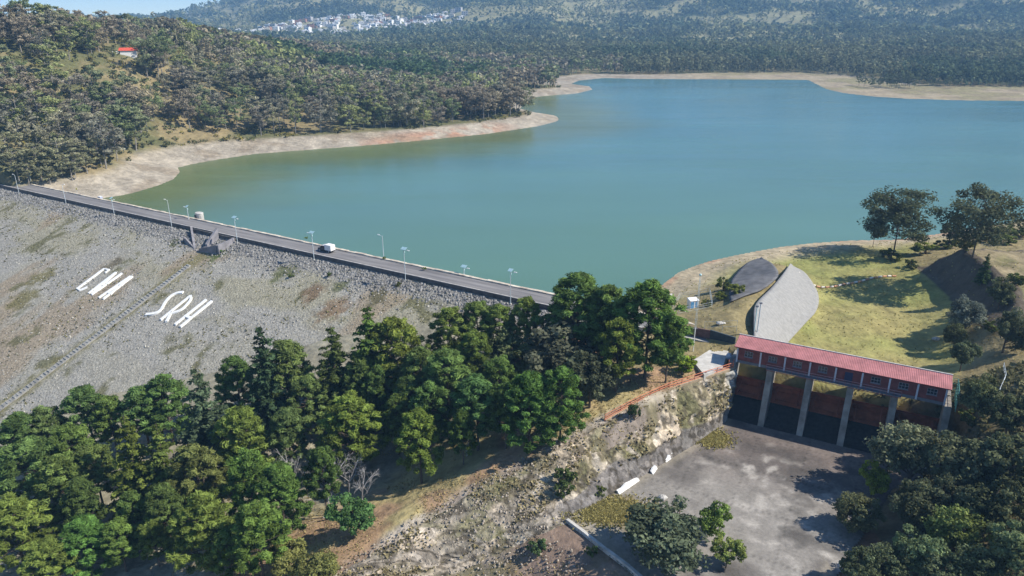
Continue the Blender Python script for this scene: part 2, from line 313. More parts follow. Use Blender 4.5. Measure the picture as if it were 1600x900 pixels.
# ------------------------------------------------------------------ ground sheet
def lin(r, g, b):
    return np.array([((c / 255) / 12.92 if c / 255 <= .04045 else ((c / 255 + .055) / 1.055) ** 2.4) for c in (r, g, b)])
def mix(a, b, w): return a * (1 - w[:, None]) + b * w[:, None]
SAND = np.array([.32, .28, .22]); PINK = np.array([.44, .24, .15]); DRY = np.array([.25, .20, .105]); OLIVE = np.array([.125, .125, .055]); GRASS = np.array([.235, .24, .078])
SOIL = np.array([.23, .135, .085]); ROCKY = np.array([.27, .225, .185]); LITTER = np.array([.095, .075, .05]); FARF = np.array([.05, .065, .032]); TANB = np.array([.40, .33, .22])
def ground_color(x, y, h, d, wb, bs, nm, s, t):
    n1 = fbm(x, y, 45, 4, 31); n2 = fbm(x, y, 9, 4, 37); n3 = fbm(x, y, 180, 4, 41)
    c = np.tile(OLIVE, (len(x), 1))
    c = mix(c, DRY, ss(.42, .62, n1 * .6 + n2 * .4))
    r = np.hypot(x, y)
    c = mix(c, FARF * 1.25, ss(1000, 1400, r))
    cl = ss(.46, .53, n3 * .7 + .3 * fbm(x, y, 60, 3, 43)) * ss(1150, 1500, r)
    c = mix(c, np.array([.34, .31, .16]), cl * .9)
    # beaches
    bm = 1 - ss(-2, 5, d - wb + 6 * (n2 - .5)); far = y > 300
    bc = mix(np.tile(SAND, (len(x), 1)), PINK, ss(-105, -70, x) * (1 - ss(-25, 10, x)) * (y < 520) * (1 - ss(5, 22, d)) * .85)
    bc = mix(bc, SAND * 1.25, ss(.52, .62, n2))
    bc = mix(bc, TANB * .9, ss(150, 260, x) * far)
    bc = mix(bc, np.array([.22, .2, .09]), ss(.45, .6, n1) * ss(200, 300, x) * far * .7)
    bc = mix(bc, np.array([.24, .19, .13]), ss(.52, .64, fbm(x, y, 14, 4, 45)) * .55); bc = bc * (.85 + .3 * fbm(x, y, 5, 3, 47))[:, None]
    c = mix(c, bc, bm * far)
    # near right bank : sandy shore, green field
    nr = nm * (x > 22) * (y > 126) * (bs > 0.2)
    shore_s = 1 - ss(7, 20, d + 8 * (n2 - .5))
    g = mix(np.tile(GRASS, (len(x), 1)), np.array([.33, .26, .12]), ss(.40, .66, n2 * .25 + n1 * .75) * .6)
    g = mix(g, DRY, ss(2.8, 4.0, h) * .9)
    g = mix(g, TANB, shore_s); g = mix(g, PINK * .9, (1 - ss(.5, 3.5, d)) * ss(.45, .6, n2) * .7)
    g = mix(g, OLIVE * 1.2, ss(8, 12, h + 5 * (n1 - .5)) * .75)
    c = mix(c, g, nr)
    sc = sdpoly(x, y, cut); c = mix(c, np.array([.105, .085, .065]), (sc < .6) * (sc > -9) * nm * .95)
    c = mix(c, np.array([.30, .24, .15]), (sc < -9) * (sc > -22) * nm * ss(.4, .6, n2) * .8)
    # forest floor downstream
    fl = nm * (1 - nr)
    g = mix(np.tile(LITTER, (len(x), 1)), SOIL * .9, ss(.40, .6, n2)); g = mix(g, np.array([.2, .18, .07]), ss(.5, .65, n1))
    c = mix(c, g, fl)
    c = mix(c, np.array([.30, .275, .20]), fl * ss(-2.2, -.8, h - slopez(t)) * (x < 10))
    # open grass strip above the rocky track and the rocky track itself
    A = [P(*p) for p in [(1145, 572, 5), (1000, 628, 3.5), (945, 655, 1), (840, 705, -2), (740, 757, -4.5), (640, 817, -7.5), (530, 888, -10.5), (430, 960, -13)]]
    la = -sdpoly(x, y, A + [(-40, -50, 0), (120, 20, 0), (120, 60, 0)] + [basin[3], basin[2], basin[1], basin[0]])
    strip = ss(-24, -14, la + 5 * (n2 - .5)) * (la < 60) * (x < 48) * (y < 140) * (bs > 0)
    g = mix(np.tile(np.array([.36, .24, .145]), (len(x), 1)), np.array([.40, .33, .16]), ss(.40, .58, n2))
    c = mix(c, g, strip)
    rk = ss(-1.0, 0.6, la + 1.5 * (n2 - .5)) * strip
    g = mix(np.tile(ROCKY, (len(x), 1)), np.array([.16, .14, .085]), ss(.42, .62, fbm(x, y, 4, 4, 77)))
    g = mix(g, SOIL, ss(.55, .7, n1) * .5)
    c = mix(c, g, rk)
    c = mix(c, np.array([.50, .44, .36]), (1 - ss(.5, 1.6, np.abs(la - .4))) * strip * ss(.35, .55, n2) * .8)
    # right bank low down: dull brown earth
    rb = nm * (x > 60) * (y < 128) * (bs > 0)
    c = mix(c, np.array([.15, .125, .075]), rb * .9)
    return c * (0.8 + .4 * fbm(x, y, 3, 2, 51))[:, None]
ratio = 1.0075
rr = [28.0]
while rr[-1] < 4350: rr.append(rr[-1] * (ratio if rr[-1] < 2600 else 1.012))
rr = np.array(rr)
az = np.r_[np.arange(-180, -44, 4.0), np.arange(-44, 44, .2), np.arange(44, 180, 4.0)]
RR, AZ = np.meshgrid(rr, np.radians(az), indexing='ij')
gx = (RR * np.sin(AZ)).ravel(); gy = (RR * np.cos(AZ)).ravel()
hh, dd, wbb, bss, nmm, s_, t_ = H(gx, gy, True)
hh = np.where(gy < 20, np.minimum(hh, -5), hh)
nr_, na_ = len(rr), len(az)
I = np.arange(nr_ - 1)[:, None] * na_ + np.arange(na_)[None, :]; J = np.arange(nr_ - 1)[:, None] * na_ + (np.arange(na_)[None, :] + 1) % na_
faces = np.stack([I, J, J + na_, I + na_], -1).reshape(-1, 4)[:, ::-1]
# close the centre
gv = np.c_[gx, gy, hh]
cvert = len(gv); gv = np.r_[gv, [[0, 0, -20]]]
GROUND = vcol_mat('dry_ground', nscale=.35, amt=.35, bump=.5, bscale=.6)
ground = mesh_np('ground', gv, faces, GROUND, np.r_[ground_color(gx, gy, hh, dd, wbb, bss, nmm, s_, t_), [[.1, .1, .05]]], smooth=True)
tag(ground, kind='structure')

# ------------------------------------------------------------------ lake water
wx = np.arange(-280, 1000, 8.0); wy = np.arange(150, 1000, 8.0)
WX, WY = np.meshgrid(wx, wy, indexing='ij'); X = WX.ravel(); Y = WY.ravel()
sdw = sdpoly(X, Y, lake)
sdl = sdpoly(X, Y, [D(260, -30, 0)] + shore[:19] + [(0, 800, 0), (-400, 700, 0), (-400, 300, 0)])
ni, nj = WX.shape
Q4 = np.stack([(np.arange(ni - 1)[:, None] * nj + np.arange(nj - 1)[None, :])] * 4, -1) + np.array([0, nj, nj + 1, 1])
Q4 = Q4.reshape(-1, 4); keep = (sdw[Q4].min(1) < 6); Q4 = Q4[keep]
s_w, t_w = ST(X, Y)
Q4 = Q4[(t_w[Q4].max(1) < -3)]
WC = np.array([.100, .195, .142]); WG = np.array([.130, .160, .052]); WB = np.array([.080, .190, .205])
g1 = (1 - ss(10, 95, sdl + 50 * (fbm(X * .5, Y * 1.6, 30, 3, 61) - .5)))
wc = mix(np.tile(WC, (len(X), 1)), WB, ss(200, 620, Y)); wc = mix(wc, WG, g1 * .85)
wm, n, b = new_mat('lake_water'); at = n.nodes.new('ShaderNodeVertexColor'); at.layer_name = 'Col'
tcn = n.nodes.new('ShaderNodeTexCoord'); mpp = n.nodes.new('ShaderNodeMapping'); mpp.inputs['Scale'].default_value = (.25, .9, 1); n.links.new(tcn.outputs['Object'], mpp.inputs[0])
ns = n.nodes.new('ShaderNodeTexNoise'); ns.inputs['Scale'].default_value = .012; ns.inputs['Detail'].default_value = 5; n.links.new(mpp.outputs[0], ns.inputs[0])
mr = n.nodes.new('ShaderNodeMapRange'); mr.inputs[1].default_value = .3; mr.inputs[2].default_value = .7; mr.inputs[3].default_value = .88; mr.inputs[4].default_value = 1.12; n.links.new(ns.outputs[0], mr.inputs[0])
mu = n.nodes.new('ShaderNodeVectorMath'); mu.operation = 'SCALE'; n.links.new(at.outputs[0], mu.inputs[0]); n.links.new(mr.outputs[0], mu.inputs['Scale']); n.links.new(mu.outputs[0], b.inputs['Base Color'])
wn = n.nodes.new('ShaderNodeTexNoise'); wn.inputs['Scale'].default_value = .02; wn.inputs['Detail'].default_value = 6; wn.inputs['Roughness'].default_value = .65
wmp = n.nodes.new('ShaderNodeMapping'); wmp.inputs['Scale'].default_value = (.35, 1.5, 1); n.links.new(tcn.outputs['Object'], wmp.inputs[0]); n.links.new(wmp.outputs[0], wn.inputs[0])
wr = n.nodes.new('ShaderNodeMapRange'); wr.inputs[1].default_value = .35; wr.inputs[2].default_value = .65; wr.inputs[3].default_value = .13; wr.inputs[4].default_value = .26; n.links.new(wn.outputs[0], wr.inputs[0]); n.links.new(wr.outputs[0], b.inputs['Roughness'])
b.inputs['Specular IOR Level'].default_value = .5; b.inputs['IOR'].default_value = 1.33
n2 = n.nodes.new('ShaderNodeTexNoise'); n2.inputs['Scale'].default_value = .9; n2.inputs['Detail'].default_value = 4; n.links.new(tcn.outputs['Object'], n2.inputs[0])
bp = n.nodes.new('ShaderNodeBump'); bp.inputs['Distance'].default_value = .12; bp.inputs['Strength'].default_value = .5; n.links.new(n2.outputs[0], bp.inputs['Height']); n.links.new(bp.outputs[0], b.inputs['Normal'])
water = mesh_np('water', np.c_[X, Y, np.zeros(len(X))], Q4, wm, wc); tag(water, kind='structure')

# ------------------------------------------------------------------ the embankment dam and its crest road
ds = .7; S_ = np.arange(-16, 345, ds); T_ = np.arange(0, 96, .6)
SS, TT = np.meshgrid(S_, T_, indexing='ij'); a_ = SS.ravel(); b_ = TT.ravel()
px_, py_, _z = D(a_, b_, 0)
nf = fbm(a_, b_, 1.6, 3, 81); ng = fbm(a_ * .5, b_, 9, 4, 83); nb = fbm(a_ * .8, b_ * .35, 12, 4, 87)
ban = ss(0, 1.2, b_) * (1 - ss(4.5, 7.5, b_ + 4 * (ng - .5)))
zz = slopez(b_) + (nf - .5) * (.12 + .45 * ban) + (ng - .5) * .5 * ss(2, 8, b_)
zz = np.where(b_ < .5, slopez(b_), zz)
sc_ = np.tile(np.array([.315, .30, .262]), (len(a_), 1))
sc_ = mix(sc_, np.array([.305, .282, .20]), ss(.40, .60, ng) * (1 - ss(16, 40, b_ + 30 * (nb - .5)) * .7) * .85)
sc_ = mix(sc_, np.array([.29, .23, .155]), ss(.54, .66, nb) * .75)
sc_ = mix(sc_, np.array([.12, .115, .05]), ss(.62, .70, fbm(a_, b_ * .6, 5, 4, 91)) * ss(.45, .55, ng) * .8)
drn = np.abs(a_ - 120.5 - (b_ - 40) * .03)
sc_ = mix(sc_, np.array([.19, .17, .075]), (1 - ss(1.0, 4.5, drn + 3 * (nf - .5))) * .8)
sc_ = mix(sc_, np.array([.235, .225, .205]), ban * .85)
for (qa, qb, qr, cc) in [(83, 8, 5, (.11, .12, .04)), (114, 8, 3, (.08, .12, .03)), (60, 8, 3, (.10, .11, .05)), (46, 9, 4, (.11, .10, .05)), (166, 44, 6, (.17, .15, .06)), (150, 22, 3.5, (.13, .11, .07)), (137, 7, 3, (.09, .1, .04)), (172, 34, 5, (.17, .15, .06)), (66, 13, 4, (.18, .12, .07)), (55, 17, 5, (.22, .15, .09))]:
    sc_ = mix(sc_, np.array(cc), (1 - ss(.4, 1, np.hypot(a_ - qa, (b_ - qb) * .8) / qr + 1.2 * (nf - .5))) * .85)
sc_ *= (.82 + .36 * nf)[:, None]
ni, nj = SS.shape
Q = (np.arange(ni - 1)[:, None] * nj + np.arange(nj - 1)[None, :])
Qd = np.stack([Q, Q + nj, Q + nj + 1, Q + 1], -1).reshape(-1, 4)
dam = empty('earth_dam', D(120, 0, 0)); DO = Vector(dam.location)
def rel(v): return np.asarray(v) - np.array(DO)
RIP = vcol_mat('dam_riprap', nscale=2.2, amt=.28, bump=.35, bscale=1.6, vor=2.4, vamt=.2)
tag(dam, 'long stony grey embankment dam sloping down from the crest road to the trees', 'dam')
mesh_np('stone_slope', rel(np.c_[px_, py_, zz]), Qd, RIP, sc_, smooth=True, parent=dam)
# body below the road + upstream face
mb = MB(); s0, s1 = -60, 350
mb.hexa([D(s0, .0, -3), D(s1, .0, -3), D(s1, -8.6, -3), D(s0, -8.6, -3)], [D(s0, .0, 5.86), D(s1, .0, 5.86), D(s1, -8.6, 5.86), D(s0, -8.6, 5.86)])
mb.hexa([D(s0, -8.6, -9), D(s1, -8.6, -9), D(s1, -30, -9), D(s0, -30, -9)], [D(s0, -8.6, 5.6), D(s1, -8.6, 5.6), D(s1, -8.9, 5.6), D(s0, -8.9, 5.6)])
o = mb.build('core', CONCP, dam); o.location = -DO
mb = MB(); mb.hexa([D(-16, .02, 4.2), D(345, .02, 4.2), D(345, -.38, 4.2), D(-16, -.38, 4.2)], [D(-16, .02, 6.25), D(345, .02, 6.25), D(345, -.38, 6.25), D(-16, -.38, 6.25)])
o = mb.build('parapet_wall', mat('shade_dark_parapet', (.12, .11, .105), .95, var=.35, scale=.8, bump=.05), dam); o.location = -DO  # shade of the downstream face is put into this dark colour
mb = MB()
for k in range(120):
    sa = -16 + k * 3.01; mb.hexa([D(sa, .08, 6.25), D(sa + 2.97, .08, 6.25), D(sa + 2.97, -.46, 6.25), D(sa, -.46, 6.25)], [D(sa, .06, 6.35), D(sa + 2.97, .06, 6.35), D(sa + 2.97, -.44, 6.35), D(sa, -.44, 6.35)])
o = mb.build('coping', mat('parapet_coping', (.36, .34, .32), .9, var=.3, scale=1), dam); o.location = -DO
rng = random.Random(4)
mb = MB(); k = 0; sa = -40.0
while sa < 345:
    L = rng.uniform(1.8, 3.4); ze = 6.28 + rng.uniform(-.12, .06); w = rng.uniform(-.12, .1)
    mb.hexa([D(sa, -7.35, 5.6), D(sa + L, -7.35, 5.6), D(sa + L, -8.5 + w, 5.4), D(sa, -8.5 + w, 5.4)], [D(sa, -7.4, ze), D(sa + L, -7.4, ze), D(sa + L, -8.45 + w, ze - .05), D(sa, -8.45 + w, ze - .05)])
    sa += L + .05
o = mb.build('lakeside_kerb_wall', mat('pinkish_pale_stone', (.47, .38, .31), .95, var=.3, scale=.5, bump=.06, col2=(.55, .50, .40)), dam); o.location = -DO
# road sheet
m, n, b = new_mat('worn_asphalt'); b.inputs['Roughness'].default_value = .9
tcn = n.nodes.new('ShaderNodeTexCoord'); na = n.nodes.new('ShaderNodeTexNoise'); na.inputs['Scale'].default_value = .45; na.inputs['Detail'].default_value = 8
mpp = n.nodes.new('ShaderNodeMapping'); mpp.inputs['Scale'].default_value = (.12, 1.6, 1); mp0 = n.nodes.new('ShaderNodeMapping'); mp0.inputs['Rotation'].default_value = (0, 0, math.atan2(.517, .856))
n.links.new(tcn.outputs['Object'], mp0.inputs[0]); n.links.new(mp0.outputs[0], mpp.inputs[0]); n.links.new(mpp.outputs[0], na.inputs[0])
cr = n.nodes.new('ShaderNodeValToRGB'); cr.color_ramp.elements[0].position = .3; cr.color_ramp.elements[1].position = .75
cr.color_ramp.elements[0].color = (.125, .118, .118, 1); cr.color_ramp.elements[1].color = (.27, .255, .245, 1); n.links.new(na.outputs[0], cr.inputs[0]); n.links.new(cr.outputs[0], b.inputs['Base Color'])
mb = MB(); mb.hexa([D(-58, -.5, 5.84), D(348, -.5, 5.84), D(348, -7.3, 5.84), D(-58, -7.3, 5.84)], [D(-58, -.5, 5.9), D(348, -.5, 5.9), D(348, -7.3, 5.9), D(-58, -7.3, 5.9)])
tag(mb.build('road', m), kind='structure')
mb = MB()
mb.poly([D(-58, -.5, 5.905), D(348, -.5, 5.905), D(348, -1.05, 5.905), D(-58, -1.05, 5.905)][::-1])
tag(mb.build('road_shoulder', CONC), kind='structure')

# ------------------------------------------------------------------ letters on the slope
def lz(px, py): 
    s, t = SL(110 + .15 * px, 400 + .15 * py); return s, t
LET = {'C': ([[(362, 180), (402, 152), (352, 138), (70, 347), (105, 362), (178, 330)]], 'first letter of the word CNA'),
       'N': ([[(190, 395), (475, 175)], [(222, 410), (538, 185)], [(475, 178), (222, 405)]], 'middle letter of the upper word CNA'),
       'A': ([[(297, 440), (628, 215)], [(340, 455), (648, 218)], [(398, 385), (435, 398)], [(520, 300), (545, 308)]], 'last letter of the word CNA'),
       'S': ([[(1175, 386), (1110, 392), (1040, 430), (985, 495), (940, 570), (870, 605), (785, 615)]], 'first letter of the lower word SRH'),
       'R': ([[(940, 670), (1250, 420)], [(1250, 420), (1256, 455), (1220, 505), (1150, 570), (1045, 605)], [(1045, 605), (1000, 690)]], 'middle letter of the lower word SRH'),
       'H': ([[(1090, 720), (1415, 460)], [(1145, 745), (1475, 475)], [(1200, 632), (1250, 652)]], 'last letter of the word SRH')}
LM = mat('whitewashed_stones', (.80, .80, .78), .8, var=.06, scale=2)
for ch, (strokes, desc) in LET.items():
    mb = MB()
    for si, st in enumerate(strokes):
        pts = [lz(*p) for p in st]
        if len(pts) > 3 and ch in 'SR': pts = [tuple(p) for p in catmull(pts, 5)]
        w = .40 if ch != 'S' else .45
        L, Rr = [], []
        for i, p in enumerate(pts):
            a = pts[max(i - 1, 0)]; c = pts[min(i + 1, len(pts) - 1)]; dx, dy = c[0] - a[0], c[1] - a[1]; q = math.hypot(dx, dy)
            nx, ny = -dy / q * w, dx / q * w
            L.append((p[0] + nx, p[1] + ny)); Rr.append((p[0] - nx, p[1] - ny))
        for i in range(len(pts) - 1):
            q4 = [L[i], L[i + 1], Rr[i + 1], Rr[i]]; zo = .02 * si
            mb.hexa([D(u[0], u[1], slopez(u[1]) - .5) for u in q4], [D(u[0], u[1], slopez(u[1]) + .36 + zo) for u in q4])
    tag(mb.build('painted_letter', LM), f'white painted letter {ch} on the grey dam slope, {desc}', 'letter', 'white letters laid out on the dam slope')

# ------------------------------------------------------------------ stepped drain down the slope
ca = SL(296, 415); cb = SL(-20, 655)
dr = empty('stepped_drain', D(ca[0], ca[1], slopez(ca[1]))); tag(dr, 'ladder-like stepped concrete drain running straight down the dam slope between the two words', 'drain')
Lr = Vector(dr.location); ux = (cb[0] - ca[0]); uy = (cb[1] - ca[1]); ln = math.hypot(ux, uy); ux /= ln; uy /= ln
def dp(l, w, z):
    s = ca[0] + ux * l - uy * w; t = ca[1] + uy * l + ux * w; return D(s, t, slopez(t) + z)
def drel(mb): mb.v = [tuple(Vector(v) - Lr) for v in mb.v]; return mb
mb = MB(); mb.hexa([dp(0, -.75, -.6), dp(ln, -.75, -.6), dp(ln, .75, -.6), dp(0, .75, -.6)], [dp(0, -.75, .28), dp(ln, -.75, .28), dp(ln, .75, .28), dp(0, .75, .28)])
drel(mb).build('channel_bed', CONC, dr)
for w in (-.85, .85):
    mb = MB(); mb.hexa([dp(0, w - .09, -.4), dp(ln, w - .09, -.4), dp(ln, w + .09, -.4), dp(0, w + .09, -.4)], [dp(0, w - .09, .42), dp(ln, w - .09, .42), dp(ln, w + .09, .42), dp(0, w + .09, .42)])
    drel(mb).build('side_kerb', CONC, dr)
nst = 66; STEPM = mat('step_concrete', (.36, .35, .31), .9, var=.3, scale=.6)
for i in range(nst):
    l = (i + .5) * ln / nst; mb = MB(); j = rng.uniform(-.08, .08)
    mb.hexa([dp(l - .2, -.76, .2), dp(l + .2, -.76, .2), dp(l + .2, .76, .2), dp(l - .2, .76, .2)], [dp(l - .2, -.76, .55 + j), dp(l + .16, -.76, .5 + j), dp(l + .16, .76, .5 + j), dp(l - .2, .76, .55 + j)])
    drel(mb).build('step', STEPM, dr)

# ------------------------------------------------------------------ old intake wing walls on the slope
wing = empty('broken_valve_house', D(124, 4, 3)); WL = Vector(wing.location)
tag(wing, 'ruined concrete wing walls of an old valve house just below the crest road', 'ruin')
CW = mat('grey_violet_old_concrete', (.24, .23, .24), .95, var=.3, scale=.6, bump=.08)
def wallpoly(name, pts, th, mt=CW):
    """pts (s,t,z) outline in a vertical plane; extruded th along the slope's s/t normal"""
    mb = MB(); p = [np.array(D(*q)) for q in pts]
    a, c = p[0], max(p, key=lambda q: np.hypot(*(q[:2] - p[0][:2]))); d = (c - a)[:2]; d = d / np.hypot(*d); nn = np.array([-d[1], d[0], 0]) * th
    mb.hexa([tuple(q - np.array(WL)) for q in p], [tuple(q + nn - np.array(WL)) for q in p]); return mb.build(name, mt, wing)
def wbox(name, pa, pb_, za, zb2, base, th, mt=CW):
    """wall from (s,t) pa to pb_ with top heights za, zb2"""
    d = np.array(D(*pb_, 0)) - np.array(D(*pa, 0)); d = d[:2] / np.hypot(*d[:2]); nn = np.array([-d[1], d[0]]) * th / 2; mb = MB(); n_ = 8; A_ = np.array(D(*pa, 0)); B_ = np.array(D(*pb_, 0))
    r8 = random.Random(int(pa[0] * 10)); tops = [za + (zb2 - za) * k / n_ + r8.uniform(-.18, .12) * (0 < k < n_) for k in range(n_ + 1)]
    prof = [(A_ + (B_ - A_) * k / n_)[:2] for k in range(n_ + 1)]; fr = [(p[0] + nn[0], p[1] + nn[1], base) for p in prof] ; 
    L1 = [(p[0] + nn[0] - WL.x, p[1] + nn[1] - WL.y) for p in prof]; L2 = [(p[0] - nn[0] - WL.x, p[1] - nn[1] - WL.y) for p in prof]
    o1 = [(L1[0][0], L1[0][1], base - WL.z), (L1[-1][0], L1[-1][1], base - WL.z)] + [(L1[k][0], L1[k][1], tops[k] - WL.z) for k in range(n_, -1, -1)]
    o2 = [(L2[0][0], L2[0][1], base - WL.z), (L2[-1][0], L2[-1][1], base - WL.z)] + [(L2[k][0], L2[k][1], tops[k] - WL.z) for k in range(n_, -1, -1)]
    mb.hexa(o1, o2); return mb.build(name, mt, wing)
wbox('wing_wall', (135.5, .6), (125.5, 7.4), 6.6, 2.2, -1.5, .7)
wbox('wing_wall_front', (133.6, 5.2), (126.2, 7.0), 4.6, 2.4, -1.5, .5)
wbox('back_wall', (134.5, .45), (113.2, .45), 6.0, 6.0, -1, .5, CONCD)
wbox('shaft_front', (122.5, 7.8), (114.5, 7.0), 3.0, 5.3, -1.8, .8)
wbox('shaft_side', (113.8, .8), (113.8, 7.3), 6.1, 5.2, -1.5, .8)
wbox('broken_fin', (121.5, 1.0), (121.0, 6.2), 8.3, 4.2, -1.5, .9)
wbox('sill', (126, 7.6), (122.5, 7.8), 2.1, 2.1, -1.5, .7)

# ------------------------------------------------------------------ lamp posts along the crest
def lamp(loc, h, face, panel, label, yaw=0, thin=1, bright=False):
    o = empty('street_lamp', loc, yaw); tag(o, label, 'street lamp', 'tall pale lamp posts along the crest road')
    mb = MB(); mb.tube([(0, 0, -1.2), (0, 0, h * .45), (0, 0, h)], .12 * thin, 8, .07 * thin); mb.build('pole', GALV, o)
    mb = MB(); mb.box((0, 0, .1), (.5, .5, .35)); mb.build('footing', CONCP, o)
    mb = MB(); mb.tube([(0, 0, h - .25), (face * .7, 0, h + .02), (face * 1.3, 0, h + .1)], .045, 6); mb.build('arm', GALV, o)
    mb = MB(); mb.hexa([(face * 1.1, -.16, h + .03), (face * 1.9, -.13, h + .08), (face * 1.9, .13, h + .08), (face * 1.1, .16, h + .03)], [(face * 1.1, -.14, h + .2), (face * 1.85, -.1, h + .2), (face * 1.85, .1, h + .2), (face * 1.1, .14, h + .2)]); mb.build('lamp_head', WHITE, o)
    if panel:
        q = panel; mb = MB(); mb.hexa([(-.85 * q, -.5, h + .25), (.85 * q, -.5, h + .25), (.85 * q, .5, h + .7), (-.85 * q, .5, h + .7)], [(-.85 * q, -.5, h + .31), (.85 * q, -.5, h + .31), (.85 * q, .5, h + .76), (-.85 * q, .5, h + .76)])
        f = mb.build('solar_panel', PANEL, o)
        mb = MB(); mb.box((0, .12, h - .5), (.3, .25, .5)); mb.build('battery_box', TEAL, o)
    return o
yawc = math.atan2(-.517, .856)
# (s, t, base z, height, arm side, panel, label)
LP = [(247, .9, 7.9, -1, 0, 'slim lamp post at the far left end of the crest, nearer the dam slope'), (212, .9, 8, 1, 0, 'lamp post left of the yellow road sign, on the parapet side'),
      (180, .9, 6.0, 1, .6, 'short greenish lamp post between the yellow sign post and the stone tank'), (146, .9, 10.0, -1, 0, 'tallest lamp post, in line with the stone tank beside the ruined valve house'),
      (112, .9, 8.2, 1, .9, 'lamp post rising beside the ruined valve house, its arm pointing right'), (77.4, .9, 8.3, -1, 1, 'solar lamp post just left of the parked truck'),
      (42, .9, 9.0, 1, 1, 'solar lamp post halfway between the truck and the pines'), (7.5, .9, 8.9, 1, .7, 'rightmost near side lamp post, rising out of the pines')]
for (s, t, h, fc, pn, lb) in LP:
    lamp(D(s, t, slopez(t)), h, fc, pn, lb, yawc)
lamp(D(57.6, -8.2, 5.5), 7.6, -1, 0, 'thin lamp post on the lake side, right of the truck', yawc)
lamp(D(29.0, -9.2, 4.6), 3.2, 1, 1, 'low solar lamp whose pale panel pokes up behind the lakeside kerb', yawc)
lamp(D(147.3, -7.0, 5.9), 4.2, -1, .6, 'short grey post with a small panel next to the stone tank', yawc)
lamp(D(257, -9.4, 5.8), 6.5, -1, 0, 'white lamp post under the trees at the far left end of the road', yawc)

# ------------------------------------------------------------------ small things by the crest road
tk = empty('water_tank', D(146, -10.6, 4.2), yawc); tag(tk, 'squat pale round-ended concrete tank on the lake side of the crest road', 'tank')
mb = MB(); pts = []
for i in range(14):
    an = 2 * math.pi * i / 14; pts.append((1.7 * math.cos(an), 1.25 * math.sin(an)))
mb.hexa([(x, y, 0) for x, y in pts], [(x, y, 3.3) for x, y in pts]); mb.build('tank_wall', CONCP, tk)
mb = MB(); mb.hexa([(x * 1.06, y * 1.06, 3.3) for x, y in pts], [(x * .9, y * .9, 3.5) for x, y in pts]); mb.build('lid', CONCP, tk)
mb = MB(); mb.box((-.6, -1.25, 1.9), (1.2, .12, 1.6)); mb.build('hatch', DKWALL, tk)
sg = empty('road_sign', D(220, -8.4, 5.6), yawc); tag(sg, 'small yellow road sign on a thin post at the left end of the crest road', 'sign')
mb = MB(); mb.tube([(0, 0, 0), (0, 0, 2.4)], .05, 6); mb.build('post', GALV, sg)
mb = MB(); mb.hexa([(0, -.03, 1.9), (.55, -.03, 2.45), (0, -.03, 3.0), (-.55, -.03, 2.45)], [(0, .03, 1.9), (.55, .03, 2.45), (0, .03, 3.0), (-.55, .03, 2.45)]); mb.build('sign_plate', YEL, sg)
bx = empty('utility_box', D(205, -9.0, 5.2), yawc); tag(bx, 'low pale blue box beside the lakeside kerb near the left bank', 'box')
mb = MB(); mb.box((0, 0, .7), (1.5, 1.0, 1.4)); mb.build('cabinet', mat('pale_lilac_paint', (.42, .46, .62), .6), bx)
mb = MB(); mb.box((0, 0, 1.45), (1.7, 1.2, .1)); mb.build('lid', WHITE, bx)

# truck on the road, heading left
tr = empty('small_truck', D(77.5, -4.6, 5.905), math.atan2(.517, -.856)); tag(tr, 'small truck with a white box body and shade-darkened cab driving left along the crest road', 'truck')
CABSHADE = mat('shade_dark_cab', (.07, .065, .07), .35, var=.1); PAINTW = mat('white_truck_paint', (.80, .78, .76), .4, var=.04); PAINTG = mat('grey_white_cab_roof', (.55, .52, .52), .4, var=.06)  # cab colour carries the shade on a white truck
mb = MB(); mb.box((0, 0, .62), (5.5, 1.7, .3)); mb.build('chassis', DARK, tr)
prof = [(2.75, .55), (2.8, 1.05), (1.75, 1.25), (1.15, 1.95), (-.1, 2.0), (-.1, .55)]
mb = MB(); mb.hexa([(x, -.88, z) for x, z in prof], [(x, .88, z) for x, z in prof]); cab = mb.build('cab', CABSHADE, tr)
mb = MB(); mb.box((.5, 0, 2.03), (1.25, 1.6, .08)); mb.build('cab_roof', PAINTG, tr)
mb = MB(); mb.hexa([(1.77, -.75, 1.27), (1.77, .75, 1.27), (1.2, .7, 1.92), (1.2, -.7, 1.92)], [(1.80, -.75, 1.29), (1.80, .75, 1.29), (1.23, .7, 1.94), (1.23, -.7, 1.94)]); mb.build('windscreen', GLASS, tr)
for sy in (-1, 1):
    mb = MB(); mb.hexa([(1.45, sy * .89, 1.3), (.1, sy * .89, 1.3), (.1, sy * .89, 1.85), (1.1, sy * .89, 1.85)], [(1.45, sy * .905, 1.3), (.1, sy * .905, 1.3), (.1, sy * .905, 1.85), (1.1, sy * .905, 1.85)]); mb.build('side_window', GLASS, tr)
    mb = MB(); mb.box((2.8, sy * .65, .85), (.08, .3, .18)); mb.build('headlight', WHITE, tr)
    mb = MB(); mb.box((1.3, sy * 1.02, 1.45), (.12, .2, .25)); mb.build('mirror', DARK, tr)
mb = MB(); mb.hexa([(-.2, -1.0, .8), (-2.85, -1.0, .8), (-2.85, 1.0, .8), (-.2, 1.0, .8)], [(-.25, -.95, 2.5), (-2.8, -.95, 2.5), (-2.8, .95, 2.5), (-.25, .95, 2.5)]); mb.build('cargo_box', PAINTW, tr)
mb = MB(); mb.box((2.86, 0, .6), (.12, 1.7, .25)); mb.build('bumper', GREY, tr)
for x in (1.9, -1.8):
    for sy in (-1, 1):
        mb = MB(); mb.tube([(x, sy * .68, .4), (x, sy * .92, .4)], .4, 14); w = mb.build('wheel', DARK, tr)
        mb = MB(); mb.tube([(x, sy * .9, .4), (x, sy * .94, .4)], .2, 10); mb.build('rim', GALV, w)

